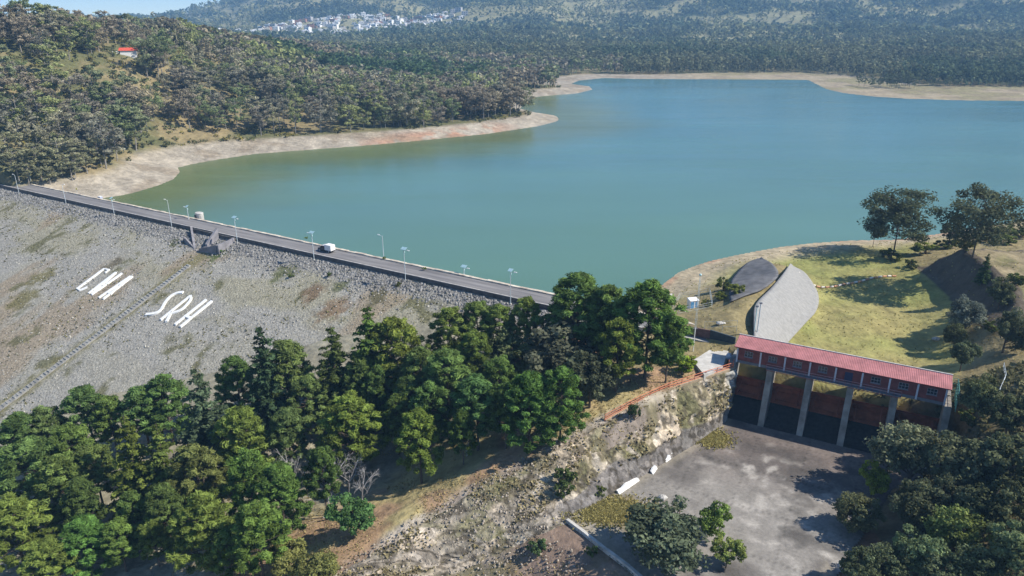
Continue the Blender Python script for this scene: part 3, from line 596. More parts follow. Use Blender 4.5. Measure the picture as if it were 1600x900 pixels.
# ------------------------------------------------------------------ spillway gate house
A0 = np.array([47.4, 139.3]); E_ = np.array([.879, -.476]); M_ = np.array([-.476, -.879])
def G(e, m, z): p = A0 + E_ * e + M_ * m; return (p[0], p[1], z)
gh = empty('gate_house', G(19, -2.4, 6)); GL = Vector(gh.location); tag(gh, 'long low red brick gate house with a faded red sheet roof standing across the spillway', 'building')
def gb(e0, e1, m0, m1, z0, z1, mb=None):
    mb = mb or MB(); r = lambda p: tuple(Vector(p) - GL)
    mb.hexa([r(G(e0, m0, z0)), r(G(e0, m1, z0)), r(G(e1, m1, z0)), r(G(e1, m0, z0))][::-1], [r(G(e0, m0, z1)), r(G(e0, m1, z1)), r(G(e1, m1, z1)), r(G(e1, m0, z1))][::-1]); return mb
W = 38.6; Bd = -4.1
wn_e = []; bays = 8; bw = W / bays
for i in range(bays): wn_e.append((bw * (i + .5)))
# front wall built around its window openings
mb = MB(); z0w, z1w = 6.55, 9.55; wz0, wz1 = 7.55, 8.85
edges = [0.0]
for i, e in enumerate(wn_e):
    hw = .85 if i != 4 else .75
    edges += [e - hw, e + hw]
edges.append(W)
for i in range(0, len(edges) - 1):
    a, c = edges[i], edges[i + 1]
    if i % 2 == 0: gb(a, c, -.25, 0, z0w, z1w, mb)
    else:
        bi = i // 2; lo = wz0 if bi != 4 else z0w + .05; hi = wz1 if bi != 4 else 8.75
        gb(a, c, -.25, 0, z0w, lo, mb); gb(a, c, -.25, 0, hi, z1w, mb)
wall = mb.build('front_wall', BRICK, gh)
mb = gb(0, W, Bd, Bd + .25, z0w, 10.15); mb.build('back_wall', BRICK, gh)
for e in (0, W - .25):
    mb = MB(); r = lambda p: tuple(Vector(p) - GL)
    mb.hexa([r(G(e, -.252, z0w)), r(G(e, Bd + .252, z0w)), r(G(e, Bd + .252, 10.1)), r(G(e, -.252, 9.55))], [r(G(e + .25, -.252, z0w)), r(G(e + .25, Bd + .252, z0w)), r(G(e + .25, Bd + .252, 10.1)), r(G(e + .25, -.252, 9.55))]); mb.build('end_wall', BRICK, gh)
gb(-.1, W + .1, Bd - .1, .08, 5.95, 6.54).build('floor_slab', mat('grey_slab', (.17, .17, .18), .85, var=.2), gh)
for i in range(bays + 1):
    e = min(max(bw * i, .1), W - .1); gb(e - .16, e + .16, .003, .12, 6.0, 9.6).build('pilaster', mat('pale_pilaster', (.60, .60, .64), .7, var=.05) if i == 0 else bpy.data.materials['pale_pilaster'], gh)
for i, e in enumerate(wn_e):
    if i == 4:
        gb(e - .72, e + .72, -.16, -.06, z0w + .06, 8.7).build('door', mat('dark_blue_door', (.03, .04, .09), .6), gh); continue
    w = gb(e - .84, e + .84, -.18, -.15, wz0, wz1).build('window', GLASS, gh)
    mb = MB()
    for q in (-.82, -.28, .28, .82): gb(e + q - .035, e + q + .035, -.145, -.03, wz0, wz1, mb)
    gb(e - .84, e + .84, -.14, -.035, wz0 + .001, wz0 + .08, mb); gb(e - .84, e + .84, -.14, -.035, wz1 - .08, wz1 - .001, mb); gb(e - .84, e + .84, -.135, -.04, (wz0 + wz1) / 2 - .03, (wz0 + wz1) / 2 + .03, mb)
    mb.build('window_frame', mat('white_window_frame', (.30, .30, .32), .6) if i == 0 else bpy.data.materials['white_window_frame'], w)
    gb(e - .95, e + .95, .002, .1, wz0 - .1, wz0 - .01).build('sill', GREY, w)
# roof : corrugated mono pitch sheet
mb = MB(); r = lambda p: tuple(Vector(p) - GL); nrib = 130; e0, e1 = -.6, W + .6
for i in range(nrib):
    a = e0 + (e1 - e0) * i / nrib; c = e0 + (e1 - e0) * (i + 1) / nrib; md = (a + c) / 2
    for (p, q, zp, zq) in ((a, md, 0, .05), (md, c, .05, 0)):
        k = len(mb.v); mb.v += [r(G(p, .55, 9.62 + zp)), r(G(q, .55, 9.62 + zq)), r(G(q, Bd - .25, 10.42 + zq)), r(G(p, Bd - .25, 10.42 + zp))]; mb.f.append((k, k + 1, k + 2, k + 3))
        k = len(mb.v); mb.v += [r(G(p, .55, 9.55)), r(G(q, .55, 9.55)), r(G(q, Bd - .25, 10.35)), r(G(p, Bd - .25, 10.35))]; mb.f.append((k, k + 3, k + 2, k + 1))
mb.build('roof', REDROOF, gh)
gb(-.7, W + .7, Bd - .45, Bd - .2, 10.25, 10.62).build('roof_coping', CONCP, gh)
mb = MB(); gb(-.6, W + .6,   .552, .60, 9.5, 9.68, mb); mb.build('gutter', mat('dark_gutter', (.12, .03, .035), .7), gh)

# walkway truss along the front
wk = empty('service_walkway', G(19, .8, 5)); KL = Vector(wk.location); tag(wk, 'dark red steel service walkway with railing hung in front of the gate house piers', 'walkway')
GLs = GL; GL = KL
gb(6.3, 31.3, .14, .95, 6.12, 6.2).build('deck', GREY, wk)
RS = mat('dark_red_rail', (.30, .10, .10), .6); mb = MB(); r = lambda p: tuple(Vector(p) - KL)
for z in (6.75, 7.3): mb.tube([r(G(6.3, .92, z)), r(G(31.3, .92, z))], .045, 6)
mb.build('rail', mat('pale_pink_rail', (.50, .30, .30), .6), wk)
for i in range(21):
    e = 6.3 + i * 1.25; mb = MB(); mb.tube([r(G(e, .92, 6.15)), r(G(e, .92, 7.3))], .04, 5); mb.build('post', RS, wk)
mb = MB(); mb.tube([r(G(6.3, .9, 5.9)), r(G(31.3, .9, 5.9))], .06, 6); 
for i in range(20):
    e = 6.3 + i * 1.25; mb.tube([r(G(e, .9, 6.15)), r(G(e + .62, .9, 5.9)), r(G(e + 1.25, .9, 6.15))], .035, 5)
mb.build('truss', RS, wk)
GL = GLs

# piers + abutments + ogee sill = spillway
sp = empty('spillway_weir', G(19, 0, zb)); SPL = Vector(sp.location); GL = SPL; tag(sp, 'five-bay concrete spillway weir with tall piers beneath the gate house', 'weir')
PIER = mat('pier_concrete', (.30, .275, .235), .92, var=.4, scale=.45, bump=.05, detail=8)
r = lambda p: tuple(Vector(p) - SPL)
for e in (7.0, 14.7, 22.4, 30.3):
    mb = MB(); w = .6
    side = [(-6.5, zb - 1), (-6.5, 5.93), (0.1, 5.93), (0.25, 4.2), (3.3, zb - .1), (3.3, zb - 1)]
    n_ = len(side); bq = [r(G(e - w, m, z)) for m, z in side]; tq = [r(G(e + w, m, z)) for m, z in side]; mb.hexa(bq, tq); mb.build('pier', PIER, sp)
for (ea, eb, mm) in ((-1.4, 0, 1.0), (W, W + 1.2, 3.3)):
    mb = MB(); side = [(-8, zb - 1), (-8, 5.93), (.3, 5.93), (mm, zb), (mm, zb - 1)]
    mb.hexa([r(G(ea, m, z)) for m, z in side], [r(G(eb, m, z)) for m, z in side]); mb.build('abutment', CONC if ea < 0 else PIER, sp)
# ogee
og = [(-6, zb - 1), (-6, -3.2), (-3.4, -2.9), (-2.2, -3.3), (-1.0, -4.3), (.4, -5.3), (1.8, -5.8), (3.2, zb + .1), (3.2, zb - 1)]
mb = MB(); mb.hexa([r(G(.002, m, z)) for m, z in og], [r(G(W - .002, m, z)) for m, z in og]); mb.build('overflow_crest', mat('shade_black_concrete', (.035, .033, .032), .8, var=.4), sp)  # crest coloured near black to carry the shade under the gates
cs = [0, 7.0, 14.7, 22.4, 30.3, W]
for i in range(5):
    ea = cs[i] + (.61 if i else .01); eb = cs[i + 1] - (.61 if i < 4 else .01)
    mb = MB()
    pr = [(-3.4 + .30 * ((k - 4) / 4) ** 2 * 3, -2.95 + k * .585) for k in range(9)]
    for k in range(8):
        (m0, q0), (m1, q1) = pr[k], pr[k + 1]
        mb.hexa([r(G(ea, m0, q0)), r(G(eb, m0, q0)), r(G(eb, m0 - .12, q0)), r(G(ea, m0 - .12, q0))], [r(G(ea, m1, q1)), r(G(eb, m1, q1)), r(G(eb, m1 - .12, q1)), r(G(ea, m1 - .12, q1))])
    gt = mb.build('radial_gate', GATE, sp)
    mb = MB()
    for k in (1, 4, 7): m0, q0 = pr[k]; gb(ea, eb, m0 + .01, m0 + .3, q0, q0 + .22, mb)
    for q in np.linspace(ea + .4, eb - .4, 6):
        for k in range(8):
            (m0, q0), (m1, q1) = pr[k], pr[k + 1]; mb.hexa([r(G(q, m0 + .005, q0)), r(G(q + .1, m0 + .005, q0)), r(G(q + .1, m0 + .2, q0)), r(G(q, m0 + .2, q0))], [r(G(q, m1 + .005, q1)), r(G(q + .1, m1 + .005, q1)), r(G(q + .1, m1 + .2, q1)), r(G(q, m1 + .2, q1))])
    mb.build('gate_rib', GATE, gt)
    for q in (ea + 1.0, eb - 1.0):
        mb = MB(); mb.tube([r(G(q, -3.1, 1.0)), r(G(q, .6, -1.2))], .13, 6); mb.tube([r(G(q, -3.1, -2.0)), r(G(q, .6, -1.2))], .13, 6); mb.build('gate_arm', GATE, gt)
GL = GLs

# green railing at the right end and behind the building
def fence(name, pts, h, mt, label, rails=(.5, 1), r=.035, step=2.0, cat='fence', group=None, top=None):
    """pts world polyline; posts at each step"""
    o = empty(name, pts[0]); L0 = Vector(pts[0]); tag(o, label, cat, group)
    pos = []
    for a, c in zip(pts[:-1], pts[1:]):
        a = np.array(a, float); c = np.array(c, float); n = max(1, int(np.hypot(*(c - a)[:2]) / step))
        for k in range(n): pos.append(a + (c - a) * k / n)
    pos.append(np.array(pts[-1], float))
    for p in pos:
        mb = MB(); q = Vector(p) - L0; mb.tube([q + Vector((0, 0, -.3)), q + Vector((0, 0, h))], r * 1.2, 5); mb.build('post', mt, o)
    for f in rails:
        mb = MB(); mb.tube([Vector(p) - L0 + Vector((0, 0, h * f)) for p in pos], r, 5); mb.build('rail', mt, o)
    return o
GRN = mat('green_fence_paint', (.10, .30, .27), .6)
fence('rear_fence', [G(2, -8, 1.2), G(38, -8, 1.2)], 2.2, GALV, 'thin wire fence along the field just behind the gate house', rails=(.15, .4, .65, .95), r=.02, step=2.6)
fence('green_railing', [G(W - 3, Bd - 1.2, 5.9), G(W + 1.8, Bd - 1.2, 5.9), G(W + 1.8, 1, 5.9)], 3.6, GRN, 'tall green railing round the right end of the gate house', rails=(.35, .7, 1), r=.05, step=1.2)
fence('bank_fence', [(91, 121, h1(91, 121)), (96, 127, h1(96, 127)), (101, 135, h1(101, 135))], 1.3, GALV, 'low pale fence on the right bank beyond the green railing', r=.04)

# orange railings of the masonry wall
WT = [P(*p) for p in [(1145, 575, 5.0), (1120, 583, 4.8), (1085, 594, 4.5), (1045, 607, 4.1), (1000, 627, 3.5), (970, 643, 2.6), (945, 657, 1.6)]]
WTc = [tuple(p) for p in catmull(WT, 3)]
fence('orange_pipe_railing', [(p[0], p[1], p[2] + .15) for p in WT], 1.1, ORANGE, 'orange pipe railing along the top of the rough masonry wall', rails=(.08, .5, 1), r=.075, step=2.2, cat='railing')
kerb = MB()
for a, c in zip(WTc[:-1], WTc[1:]):
    kerb.hexa([(a[0] - .5, a[1] + .6, a[2] - .6), (c[0] - .5, c[1] + .6, c[2] - .6), (c[0] + .25, c[1] - .25, c[2] - .6), (a[0] + .25, a[1] - .25, a[2] - .6)],
              [(a[0] - .5, a[1] + .6, a[2] + .18), (c[0] - .5, c[1] + .6, c[2] + .18), (c[0] + .25, c[1] - .25, c[2] + .18), (a[0] + .25, a[1] - .25, a[2] + .18)])
tag(kerb.build('wall_coping', mat('tan_coping', (.42, .33, .22), .9, var=.2)), 'tan kerb along the top of the masonry wall under the orange railing', 'kerb')
# red stair down the end of the wall
st = empty('steep_stair', WT[0]); tag(st, 'steep red steel stair descending beside the leftmost gate to the basin floor', 'stair'); sL = Vector(WT[0])
pt = Vector(G(-.7, 1.3, 6.0)) - sL; pb = Vector(P(1134, 632, -3.5)) - sL
for dx in (-.55, .55):
    mb = MB(); mb.tube([pt + Vector((dx, dx * .3, -.2)), pb + Vector((dx, dx * .3, 0))], .1, 6); mb.build('stringer', ORANGE, st)
    mb = MB(); mb.tube([pt + Vector((dx, dx * .3, .9)), pb + Vector((dx, dx * .3, 1.1))], .07, 6); mb.build('handrail', ORANGE, st)
for k in range(18):
    p = pt.lerp(pb, (k + .5) / 18); mb = MB(); mb.box((p.x, p.y, p.z - .1), (1.1, .3, .06)); mb.build('tread', ORANGE, st)
# lower stub : basin floor landing
# ------------------------------------------------------------------ masonry rock wall of the basin
WB_ = [P(*p) for p in [(1134, 655, zb), (1100, 682, zb), (1050, 713, zb), (1005, 741, zb), (960, 768, zb), (925, 790, zb), (890, 813, zb - .2), (850, 832, zb - 1.0), (800, 852, zb - 2.6), (740, 878, zb - 4.6), (660, 915, zb - 7.0)]]
WTop = [P(*p) for p in [(1146, 576, 5.0), (1085, 595, 4.5), (1030, 614, 4.0), (985, 636, 3.1), (940, 661, 1.6), (900, 684, .2), (850, 708, -1.6), (790, 735, -3.0), (740, 758, -4.4), (640, 818, -7.4), (530, 888, -10.4), (480, 918, -11.8)]]
def resamp(a, n):
    a = np.array(a); L = np.r_[0, np.cumsum(np.hypot(*np.diff(a[:, :2], axis=0).T))]; u = np.linspace(0, L[-1], n); return np.c_[[np.interp(u, L, a[:, i]) for i in range(3)]].T
_k = 7; tp = np.vstack([resamp(catmull(WTop, 12)[:12 * 6 + 1], 150), resamp(catmull(WTop, 12)[12 * 6:], 190)[1:]]); bt = np.vstack([resamp(catmull(WB_, 12)[:12 * 6 + 1], 150), resamp(catmull(WB_, 12)[12 * 6:], 190)[1:]]); nv = 44
rows = []
nb_ = -np.array([.678, -.735])
for k in range(nv + 1):
    v = k / nv; rows.append(bt * (1 - v) + tp * v)
rw = np.array(rows); dist = np.r_[0, np.cumsum(np.hypot(np.diff(bt[:, 0]), np.diff(bt[:, 1])))]
hm = (fbm(np.tile(dist, (nv + 1, 1)), np.tile(np.arange(nv + 1)[:, None] * .3, (1, len(dist))), 1.5, 5, 101) - .5)
hm2 = np.abs(fbm(np.tile(dist, (nv + 1, 1)), np.tile(np.arange(nv + 1)[:, None] * .27, (1, len(dist))), 4.0, 3, 105) - .5)
edge = np.minimum(1, (np.arange(nv + 1)[:, None] / 4)) * np.minimum(1, (nv - np.arange(nv + 1)[:, None]) / 2 + .15)
off = (hm * 1.9 - hm2 * 1.5 + .7) * edge * ss(.2, .34, np.arange(nv + 1)[:, None] / nv) + .35 + .2 * (1 - edge)
rw[:, :, 0] += .678 * off; rw[:, :, 1] -= .735 * off
rw[0, :, 2] -= .6
_hz = H(rw[:, :, 0].ravel(), rw[:, :, 1].ravel()).reshape(rw.shape[:2]); _wl = 1 - ss(48, 56, -0 + dist)[None, :] * 0; _far = ss(44, 54, dist)[None, :]
_rim = np.minimum(1, np.minimum(np.arange(nv + 1), nv - np.arange(nv + 1))[:, None] / 5.0)
_t = np.maximum(rw[:, :, 2] * 0 - 99, _hz + (.12 + .35 * np.clip(hm * 2 + .4, 0, 1)) * _rim - .1 * (1 - _rim)); rw[:, :, 2] = np.where(_far > 0, np.maximum(rw[:, :, 2] * (1 - _far) + _t * _far, _t - .0), rw[:, :, 2])
vv = rw.reshape(-1, 3); mcol = len(dist)
VV = np.tile((np.arange(nv + 1) / nv)[:, None], (1, mcol)).ravel(); DD = np.tile(dist, (nv + 1, 1)).ravel()
rc = np.tile(np.array([.46, .385, .29]), (len(vv), 1))
rc = mix(rc, np.array([.22, .19, .12]), ss(.42, .6, fbm(DD, VV * 12, 3.2, 4, 111)))
rc = mix(rc, np.array([.12, .12, .05]), ss(.55, .66, fbm(DD, VV * 12, 5, 4, 113)) * .7)
rc = mix(rc, np.array([.50, .44, .36]), ss(.60, .68, fbm(DD, VV * 10, 2.2, 3, 117)) * .7)
rc = mix(rc, np.array([.27, .235, .19]), ss(46, 56, DD) * ss(.35, .6, fbm(DD, VV * 12, 5, 4, 121)) * .85)
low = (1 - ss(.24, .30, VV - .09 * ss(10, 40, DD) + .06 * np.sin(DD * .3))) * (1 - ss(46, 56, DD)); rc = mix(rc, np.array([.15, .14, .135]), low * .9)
rc = mix(rc, np.array([.06, .05, .035]), (1 - ss(.03, .07, np.abs(fbm(DD, VV * 13, 2.6, 3, 131) - .5))) * .75)
endc = 1 - ss(1.5, 3.2, DD + 1.2 * (fbm(DD, VV * 12, 2, 2, 119) - .5)); rc = mix(rc, np.array([.30, .29, .26]), endc)
Q = (np.arange(nv)[:, None] * mcol + np.arange(mcol - 1)[None, :]); Qf = np.stack([Q, Q + mcol, Q + mcol + 1, Q + 1], -1).reshape(-1, 4)
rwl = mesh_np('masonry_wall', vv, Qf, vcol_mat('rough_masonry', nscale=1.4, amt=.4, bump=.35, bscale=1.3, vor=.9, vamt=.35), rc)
tag(rwl, 'rough tan rock and masonry retaining wall on the left side of the spillway basin', 'wall')
# whitewashed patches at the foot of the wall
for (xa, xb, w) in [((1118, 668), (1128, 660), .7), ((1080, 694), (1101, 678), .9), ((1040, 722), (1053, 711), .8), ((1019, 741), (1026, 731), .8), ((966, 772), (998, 750), .9)]:
    a = P(*xa, zb + .0); c = P(*xb, zb + .0); mb = MB(); n = 5; base = []; topq = []
    for i in range(n + 1):
        u = i / n; p = (a[0] + (c[0] - a[0]) * u, a[1] + (c[1] - a[1]) * u); hgt = w * (.55 + .35 * math.sin(math.pi * u) + rng.uniform(-.22, .22))
        base.append((p[0] + .22, p[1] - .22, zb - .1)); topq.append((p[0] - .1, p[1] + .1, zb + hgt))
    for i in range(n):
        q = [base[i], base[i + 1], topq[i + 1], topq[i]]; mb.hexa(q, [(p[0] - .25, p[1] + .27, p[2]) for p in q])
    tag(mb.build('whitewashed_footing', WHITE), {1118: 'small whitewashed piece of footing nearest the red stair', 1080: 'ragged whitewashed footing below the rock wall beside the grass patch', 1040: 'short white footing piece, second before the round one', 1019: 'small round white footing piece at the middle of the wall base', 966: 'long bright white strip of footing at the lower end of the rock wall'}[xa[0]], 'footing', 'white pieces along the foot of the masonry wall')

# ------------------------------------------------------------------ basin floor slab
bx0 = np.arange(-5, 100, .5); by0 = np.arange(70, 150, .5); BX, BY = np.meshgrid(bx0, by0, indexing='ij'); X = BX.ravel(); Y = BY.ravel(); sb = sdpoly(X, Y, basin)
ni, nj = BX.shape; Q = (np.arange(ni - 1)[:, None] * nj + np.arange(nj - 1)[None, :]); Qf = np.stack([Q, Q + nj, Q + nj + 1, Q + 1], -1).reshape(-1, 4)
Qf = Qf[sb[Qf].max(1) < 1.0]
e_ = (X - A0[0]) * E_[0] + (Y - A0[1]) * E_[1]; m_ = (X - A0[0]) * M_[0] + (Y - A0[1]) * M_[1]
nA = fbm(e_, m_, 14, 5, 201); nB = fbm(e_ * 1.0, m_ * 2.6, 4.5, 5, 203); nC = fbm(e_, m_, 2, 3, 207)
c = np.tile(np.array([.20, .165, .145]), (len(X), 1))
c = mix(c, np.array([.30, .28, .25]), ss(12, 30, m_ + 14 * (nA - .5)) * .9)
c = mix(c, np.array([.10, .088, .082]), ss(.50, .64, nA) * .6)
cen = np.exp(-((e_ - 12) / 12) ** 2 - ((m_ - 24) / 11) ** 2) + .8 * np.exp(-((e_ - 24) / 8) ** 2 - ((m_ - 30) / 6) ** 2) + .6 * np.exp(-((e_ - 20) / 14) ** 2 - ((m_ - 42) / 8) ** 2)
c = mix(c, np.array([.40, .37, .33]), ss(.58, .80, nB * .4 + nC * .6 + .10 * np.minimum(cen, 1)) * np.clip(cen * 1.6, 0, 1) * .95)
c = mix(c, np.array([.07, .065, .06]), ss(.6, .7, fbm(e_, m_, 6, 4, 211)) * .45)
gl = P(955, 800, zb); g2 = P(1112, 685, zb)
gm = np.maximum(1 - ss(.5, 1.1, np.hypot((X - gl[0]) / 7, (Y - gl[1]) / 5) + 1.0 * (nC - .5)), 1 - ss(.5, 1.1, np.hypot((X - g2[0]) / 4.5, (Y - g2[1]) / 4) + 1.0 * (nC - .5)))
c = mix(c, np.array([.28, .22, .10]), gm * .95)
c = mix(c, np.array([.33, .29, .22]), (1 - ss(.3, 3.2, -sb + 3 * (nA - .5))) * (X < 50) * .8)
joint = (np.abs(((e_ + 40) % 9.5) - 4.75) > 4.66) | (np.abs(((m_ + 40) % 12.0) - 6) > 5.88)
c = np.where(joint[:, None], c * .60, c * .88)
c *= (.8 + .4 * nC)[:, None]
zf = zb + .12 * (nA - .5) + .25 * gm * nC
bfl = mesh_np('spillway_apron', np.c_[X, Y, zf], Qf, vcol_mat('stained_apron_concrete', nscale=1.6, amt=.22, bump=.06, bscale=2), c, smooth=True)
tag(bfl, kind='structure')
# low end sill of the apron
es = [P(*p) for p in [(888, 812, zb), (915, 832, zb), (950, 860, zb), (985, 886, zb), (1030, 925, zb)]]
mb = MB()
for a, c_ in zip(es[:-1], es[1:]):
    d = np.array([c_[0] - a[0], c_[1] - a[1]]); d /= np.hypot(*d); nn = np.array([-d[1], d[0]]) * -.55; j = rng.uniform(0, .12)
    mb.hexa([(a[0], a[1], zb - 5), (c_[0], c_[1], zb - 5), (c_[0] + nn[0], c_[1] + nn[1], zb - 5), (a[0] + nn[0], a[1] + nn[1], zb - 5)], [(a[0], a[1], zb + .3 + j), (c_[0], c_[1], zb + .3 + j), (c_[0] + nn[0], c_[1] + nn[1], zb + .3 + j), (a[0] + nn[0], a[1] + nn[1], zb + .3 + j)])
tag(mb.build('apron_end_wall', CONCP), 'low broken concrete wall closing the lower left end of the apron', 'wall')

# ------------------------------------------------------------------ concrete slabs of the guide bank
def ruled(name, top, bot, mt, label, cat, nu=40, nv=14, lift=.14, colf=None):
    t_ = np.array(catmull(top, 8)); b_2 = np.array(catmull(bot, 8))
    def res(a, n):
        L = np.r_[0, np.cumsum(np.linalg.norm(np.diff(a, axis=0), axis=1))]; u = np.linspace(0, L[-1], n); return np.c_[np.interp(u, L, a[:, 0]), np.interp(u, L, a[:, 1]), np.interp(u, L, a[:, 2])]
    t_ = res(t_, nu); b_2 = res(b_2, nu); g = np.array([b_2 * (1 - k / nv) + t_ * (k / nv) for k in range(nv + 1)]).reshape(-1, 3)
    g[:, 2] = np.maximum(H(g[:, 0], g[:, 1]) + lift, g[:, 2]); zg = g[:, 2].reshape(nv + 1, nu)
    for _ in range(5):
        zp = np.pad(zg, 1, mode='edge'); zg = (zp[:-2, 1:-1] + zp[2:, 1:-1] + zp[1:-1, :-2] + zp[1:-1, 2:]) / 4
    g[:, 2] = zg.ravel() + .45
    Q = (np.arange(nv)[:, None] * nu + np.arange(nu - 1)[None, :]); f = np.stack([Q, Q + 1, Q + nu + 1, Q + nu], -1).reshape(-1, 4)
    o = mesh_np(name, g, f, mt, smooth=True); md = o.modifiers.new('thick', 'SOLIDIFY'); md.thickness = .3; md.offset = 0; tag(o, label, cat); return o
SLB = mat('pale_slab_concrete', (.29, .285, .27), .92, var=.14, scale=1.1, bump=.03, detail=9); SLD = mat('dark_slab_stone', (.13, .13, .135), .95, var=.3, scale=.5, bump=.08, detail=9)
ruled('concrete_slope_slab', [P(*p) for p in [(1234, 414, 5.8), (1222, 430, 7.6), (1205, 450, 8.7), (1181, 475, 9.2), (1178, 500, 9.0), (1178, 530, 8.4)]],
      [P(*p) for p in [(1240, 421, 2), (1266, 445, 1.7), (1278, 468, 1.5), (1274, 492, 1.3), (1254, 515, 1.2), (1222, 550, 1.0)]], SLB, 'pale grey curved concrete slope facing the green field', 'concrete slope')
ruled('dark_slope_slab', [P(*p) for p in [(1190, 405, 4.2), (1206, 414, 6.0), (1216, 426, 7.6), (1212, 438, 8.2), (1194, 453, 8.0), (1165, 468, 7.2), (1140, 481, 6.6)]],
      [P(*p) for p in [(1183, 409, 3.0), (1165, 422, 2.6), (1150, 434, 2.4), (1144, 442, 2.4), (1142, 452, 2.8), (1140, 462, 3.6), (1138, 474, 4.8)]], SLD, 'dark stone-lined slope facing the lake behind the bushes', 'stone slope')

# ------------------------------------------------------------------ walls and platform left of the gate house
def vwall(name, a, c, z0, z1, th, mt, label, cat='wall'):
    mb = MB(); d = np.array([c[0] - a[0], c[1] - a[1]]); d /= np.hypot(*d); n_ = np.array([-d[1], d[0]]) * th
    mb.hexa([(a[0], a[1], z0), (c[0], c[1], z0), (c[0] + n_[0], c[1] + n_[1], z0), (a[0] + n_[0], a[1] + n_[1], z0)], [(a[0], a[1], z1), (c[0], c[1], z1), (c[0] + n_[0], c[1] + n_[1], z1), (a[0] + n_[0], a[1] + n_[1], z1)])
    o = mb.build(name, mt); tag(o, label, cat); return o
wa = P(1040, 502, 8.2); wb_ = P(1110, 516, 8.2); wc_ = P(1149, 528, 8.2)
vwall('brick_wall', wa, wb_, 4.2, 8.1, .3, BRWALL, 'brown wall panel behind the tall mast, left of the dark wall')
vwall('painted_wall', wb_, wc_, 4.2, 8.25, .35, DKWALL, 'dark blue-grey wall joining the gate house to the brown wall')
mb = MB(); 
pl = [P(*p) for p in [(1082, 566, 5.1), (1112, 547, 5.1), (1138, 551, 5.1), (1128, 578, 5.1), (1100, 588, 5.1)]]
mb.hexa([(p[0], p[1], 3.0) for p in pl[::-1]], [(p[0], p[1], 5.5) for p in pl[::-1]])
tag(mb.build('concrete_platform', CONCP), 'pale concrete platform between the bright green bush and the gate house', 'platform')
bag = MB(); q = P(1139, 556, 6.2); bag.sphere((q[0], q[1], 6.1), .7, 1, .8, 1.2); tag(bag.build('covered_valve', mat('pale_blue_tarp', (.45, .52, .62), .7), smooth=True), 'lumpy pale blue covered valve by the corner of the gate house', 'valve')
# mast with equipment box
mt_ = P(1083, 548, 5.2)
ms = empty('instrument_mast', mt_); tag(ms, 'thin lattice instrument mast standing in front of the brown wall', 'mast')
mb = MB(); hM = 17.5
mb.tube([(0, 0, -.5), (0, 0, 5.5)], .10, 6); mb.build('lower_pole', WHITE, ms)
mb = MB()
for k in range(3):
    an = k * 2.094; mb.tube([(math.cos(an) * .22, math.sin(an) * .22, 5.3), (math.cos(an) * .16, math.sin(an) * .16, hM)], .03, 4)
for k in range(18):
    z = 5.4 + k * .66; a1 = k * 2.094; a2 = a1 + 2.094; mb.tube([(math.cos(a1) * .2, math.sin(a1) * .2, z), (math.cos(a2) * .2, math.sin(a2) * .2, z + .6)], .018, 4)
mb.build('lattice', GALV, ms)
mb = MB(); mb.sphere((0, 0, hM + .3), .28); mb.build('beacon', TEAL, ms, smooth=True)
mb = MB(); mb.tube([(-.5, 0, 5.4), (.5, 0, 5.4)], .03, 4); mb.build('cross_arm', GALV, ms)
# white posts pair by the slab
for i, (pxx, lb, hh_) in enumerate([(1177, 'pale blue steel post, left one of the pair by the concrete slope', 7.6), (1182, 'thicker grey post, right one of the pair by the concrete slope', 8.4)]):
    q = P(pxx, 528, 7.0); o = empty('steel_mast', q); tag(o, lb, 'mast', 'pair of posts behind the gate house')
    mb = MB(); mb.tube([(0, 0, -1), (0, 0, hh_)], .13 if i else .1, 6); mb.build('pole', GALV if i else TEAL, o)
    mb = MB(); mb.box((0, 0, hh_), (.55, .35, .3)); mb.build('lamp_head', GREY, o)
# gauge hut
q = P(1082, 480, 4.8); hut = empty('gauge_hut', (q[0], q[1], h1(q[0], q[1])), .25); tag(hut, 'small white and blue gauging cabin inside the wire compound', 'cabin')
mb = MB(); mb.box((0, 0, 1.1), (2.3, 1.7, 2.2)); mb.build('wall', WHITE, hut)
mb = MB(); mb.box((-.55, -.87, 1.0), (.9, .05, 1.7)); mb.build('door', BLUE, hut)
mb = MB(); mb.box((.6, -.87, 1.1), (.6, .05, 1.5)); mb.build('panel', BLUE, hut)
mb = MB(); mb.hexa([(-1.3, -1.0, 2.2), (1.3, -1.0, 2.2), (1.3, 1.0, 2.2), (-1.3, 1.0, 2.2)], [(-1.25, -.95, 2.3), (1.25, -.95, 2.3), (1.2, .9, 2.55), (-1.2, .9, 2.55)]); mb.build('roof', WHITE, hut)
f4 = [P(*p) for p in [(1048, 488, 4), (1062, 466, 3.5), (1108, 462, 4.5), (1112, 486, 5.5), (1060, 496, 5), (1048, 488, 4)]]
fence('compound_fence', [(p[0], p[1], h1(p[0], p[1])) for p in f4], 1.6, GALV, 'pale wire fence round the gauging cabin compound', rails=(.3, .65, 1), r=.025, step=2.0)
q = P(1045, 470, 4); wpn = empty('white_board', (q[0], q[1], h1(q[0], q[1])), .5); tag(wpn, 'plain white board at the corner of the cabin compound by the pine', 'board')
mb = MB(); mb.box((0, 0, 1.6), (1.9, .08, 1.9)); mb.build('panel', WHITE, wpn)
for sx in (-.8, .8):
    mb = MB(); mb.tube([(sx, .08, 0), (sx, .08, 2.4)], .05, 5); mb.build('post', GALV, wpn)
q = P(1128, 510, 7); rk = MB(); 
for k in range(3): rk.sphere((q[0] + rng.uniform(-.9, .9), q[1] + rng.uniform(-.3, .3), h1(q[0], q[1]) + .25), rng.uniform(.5, .8), 1.2, .8, .6, 7, 4)
tag(rk.build('white_stone', CONCP), 'patch of pale broken stone in dry grass above the dark wall', 'stone')
ff = [P(*p) for p in [(1100, 516, 6.8), (1128, 520, 7), (1150, 522, 7.2)]]
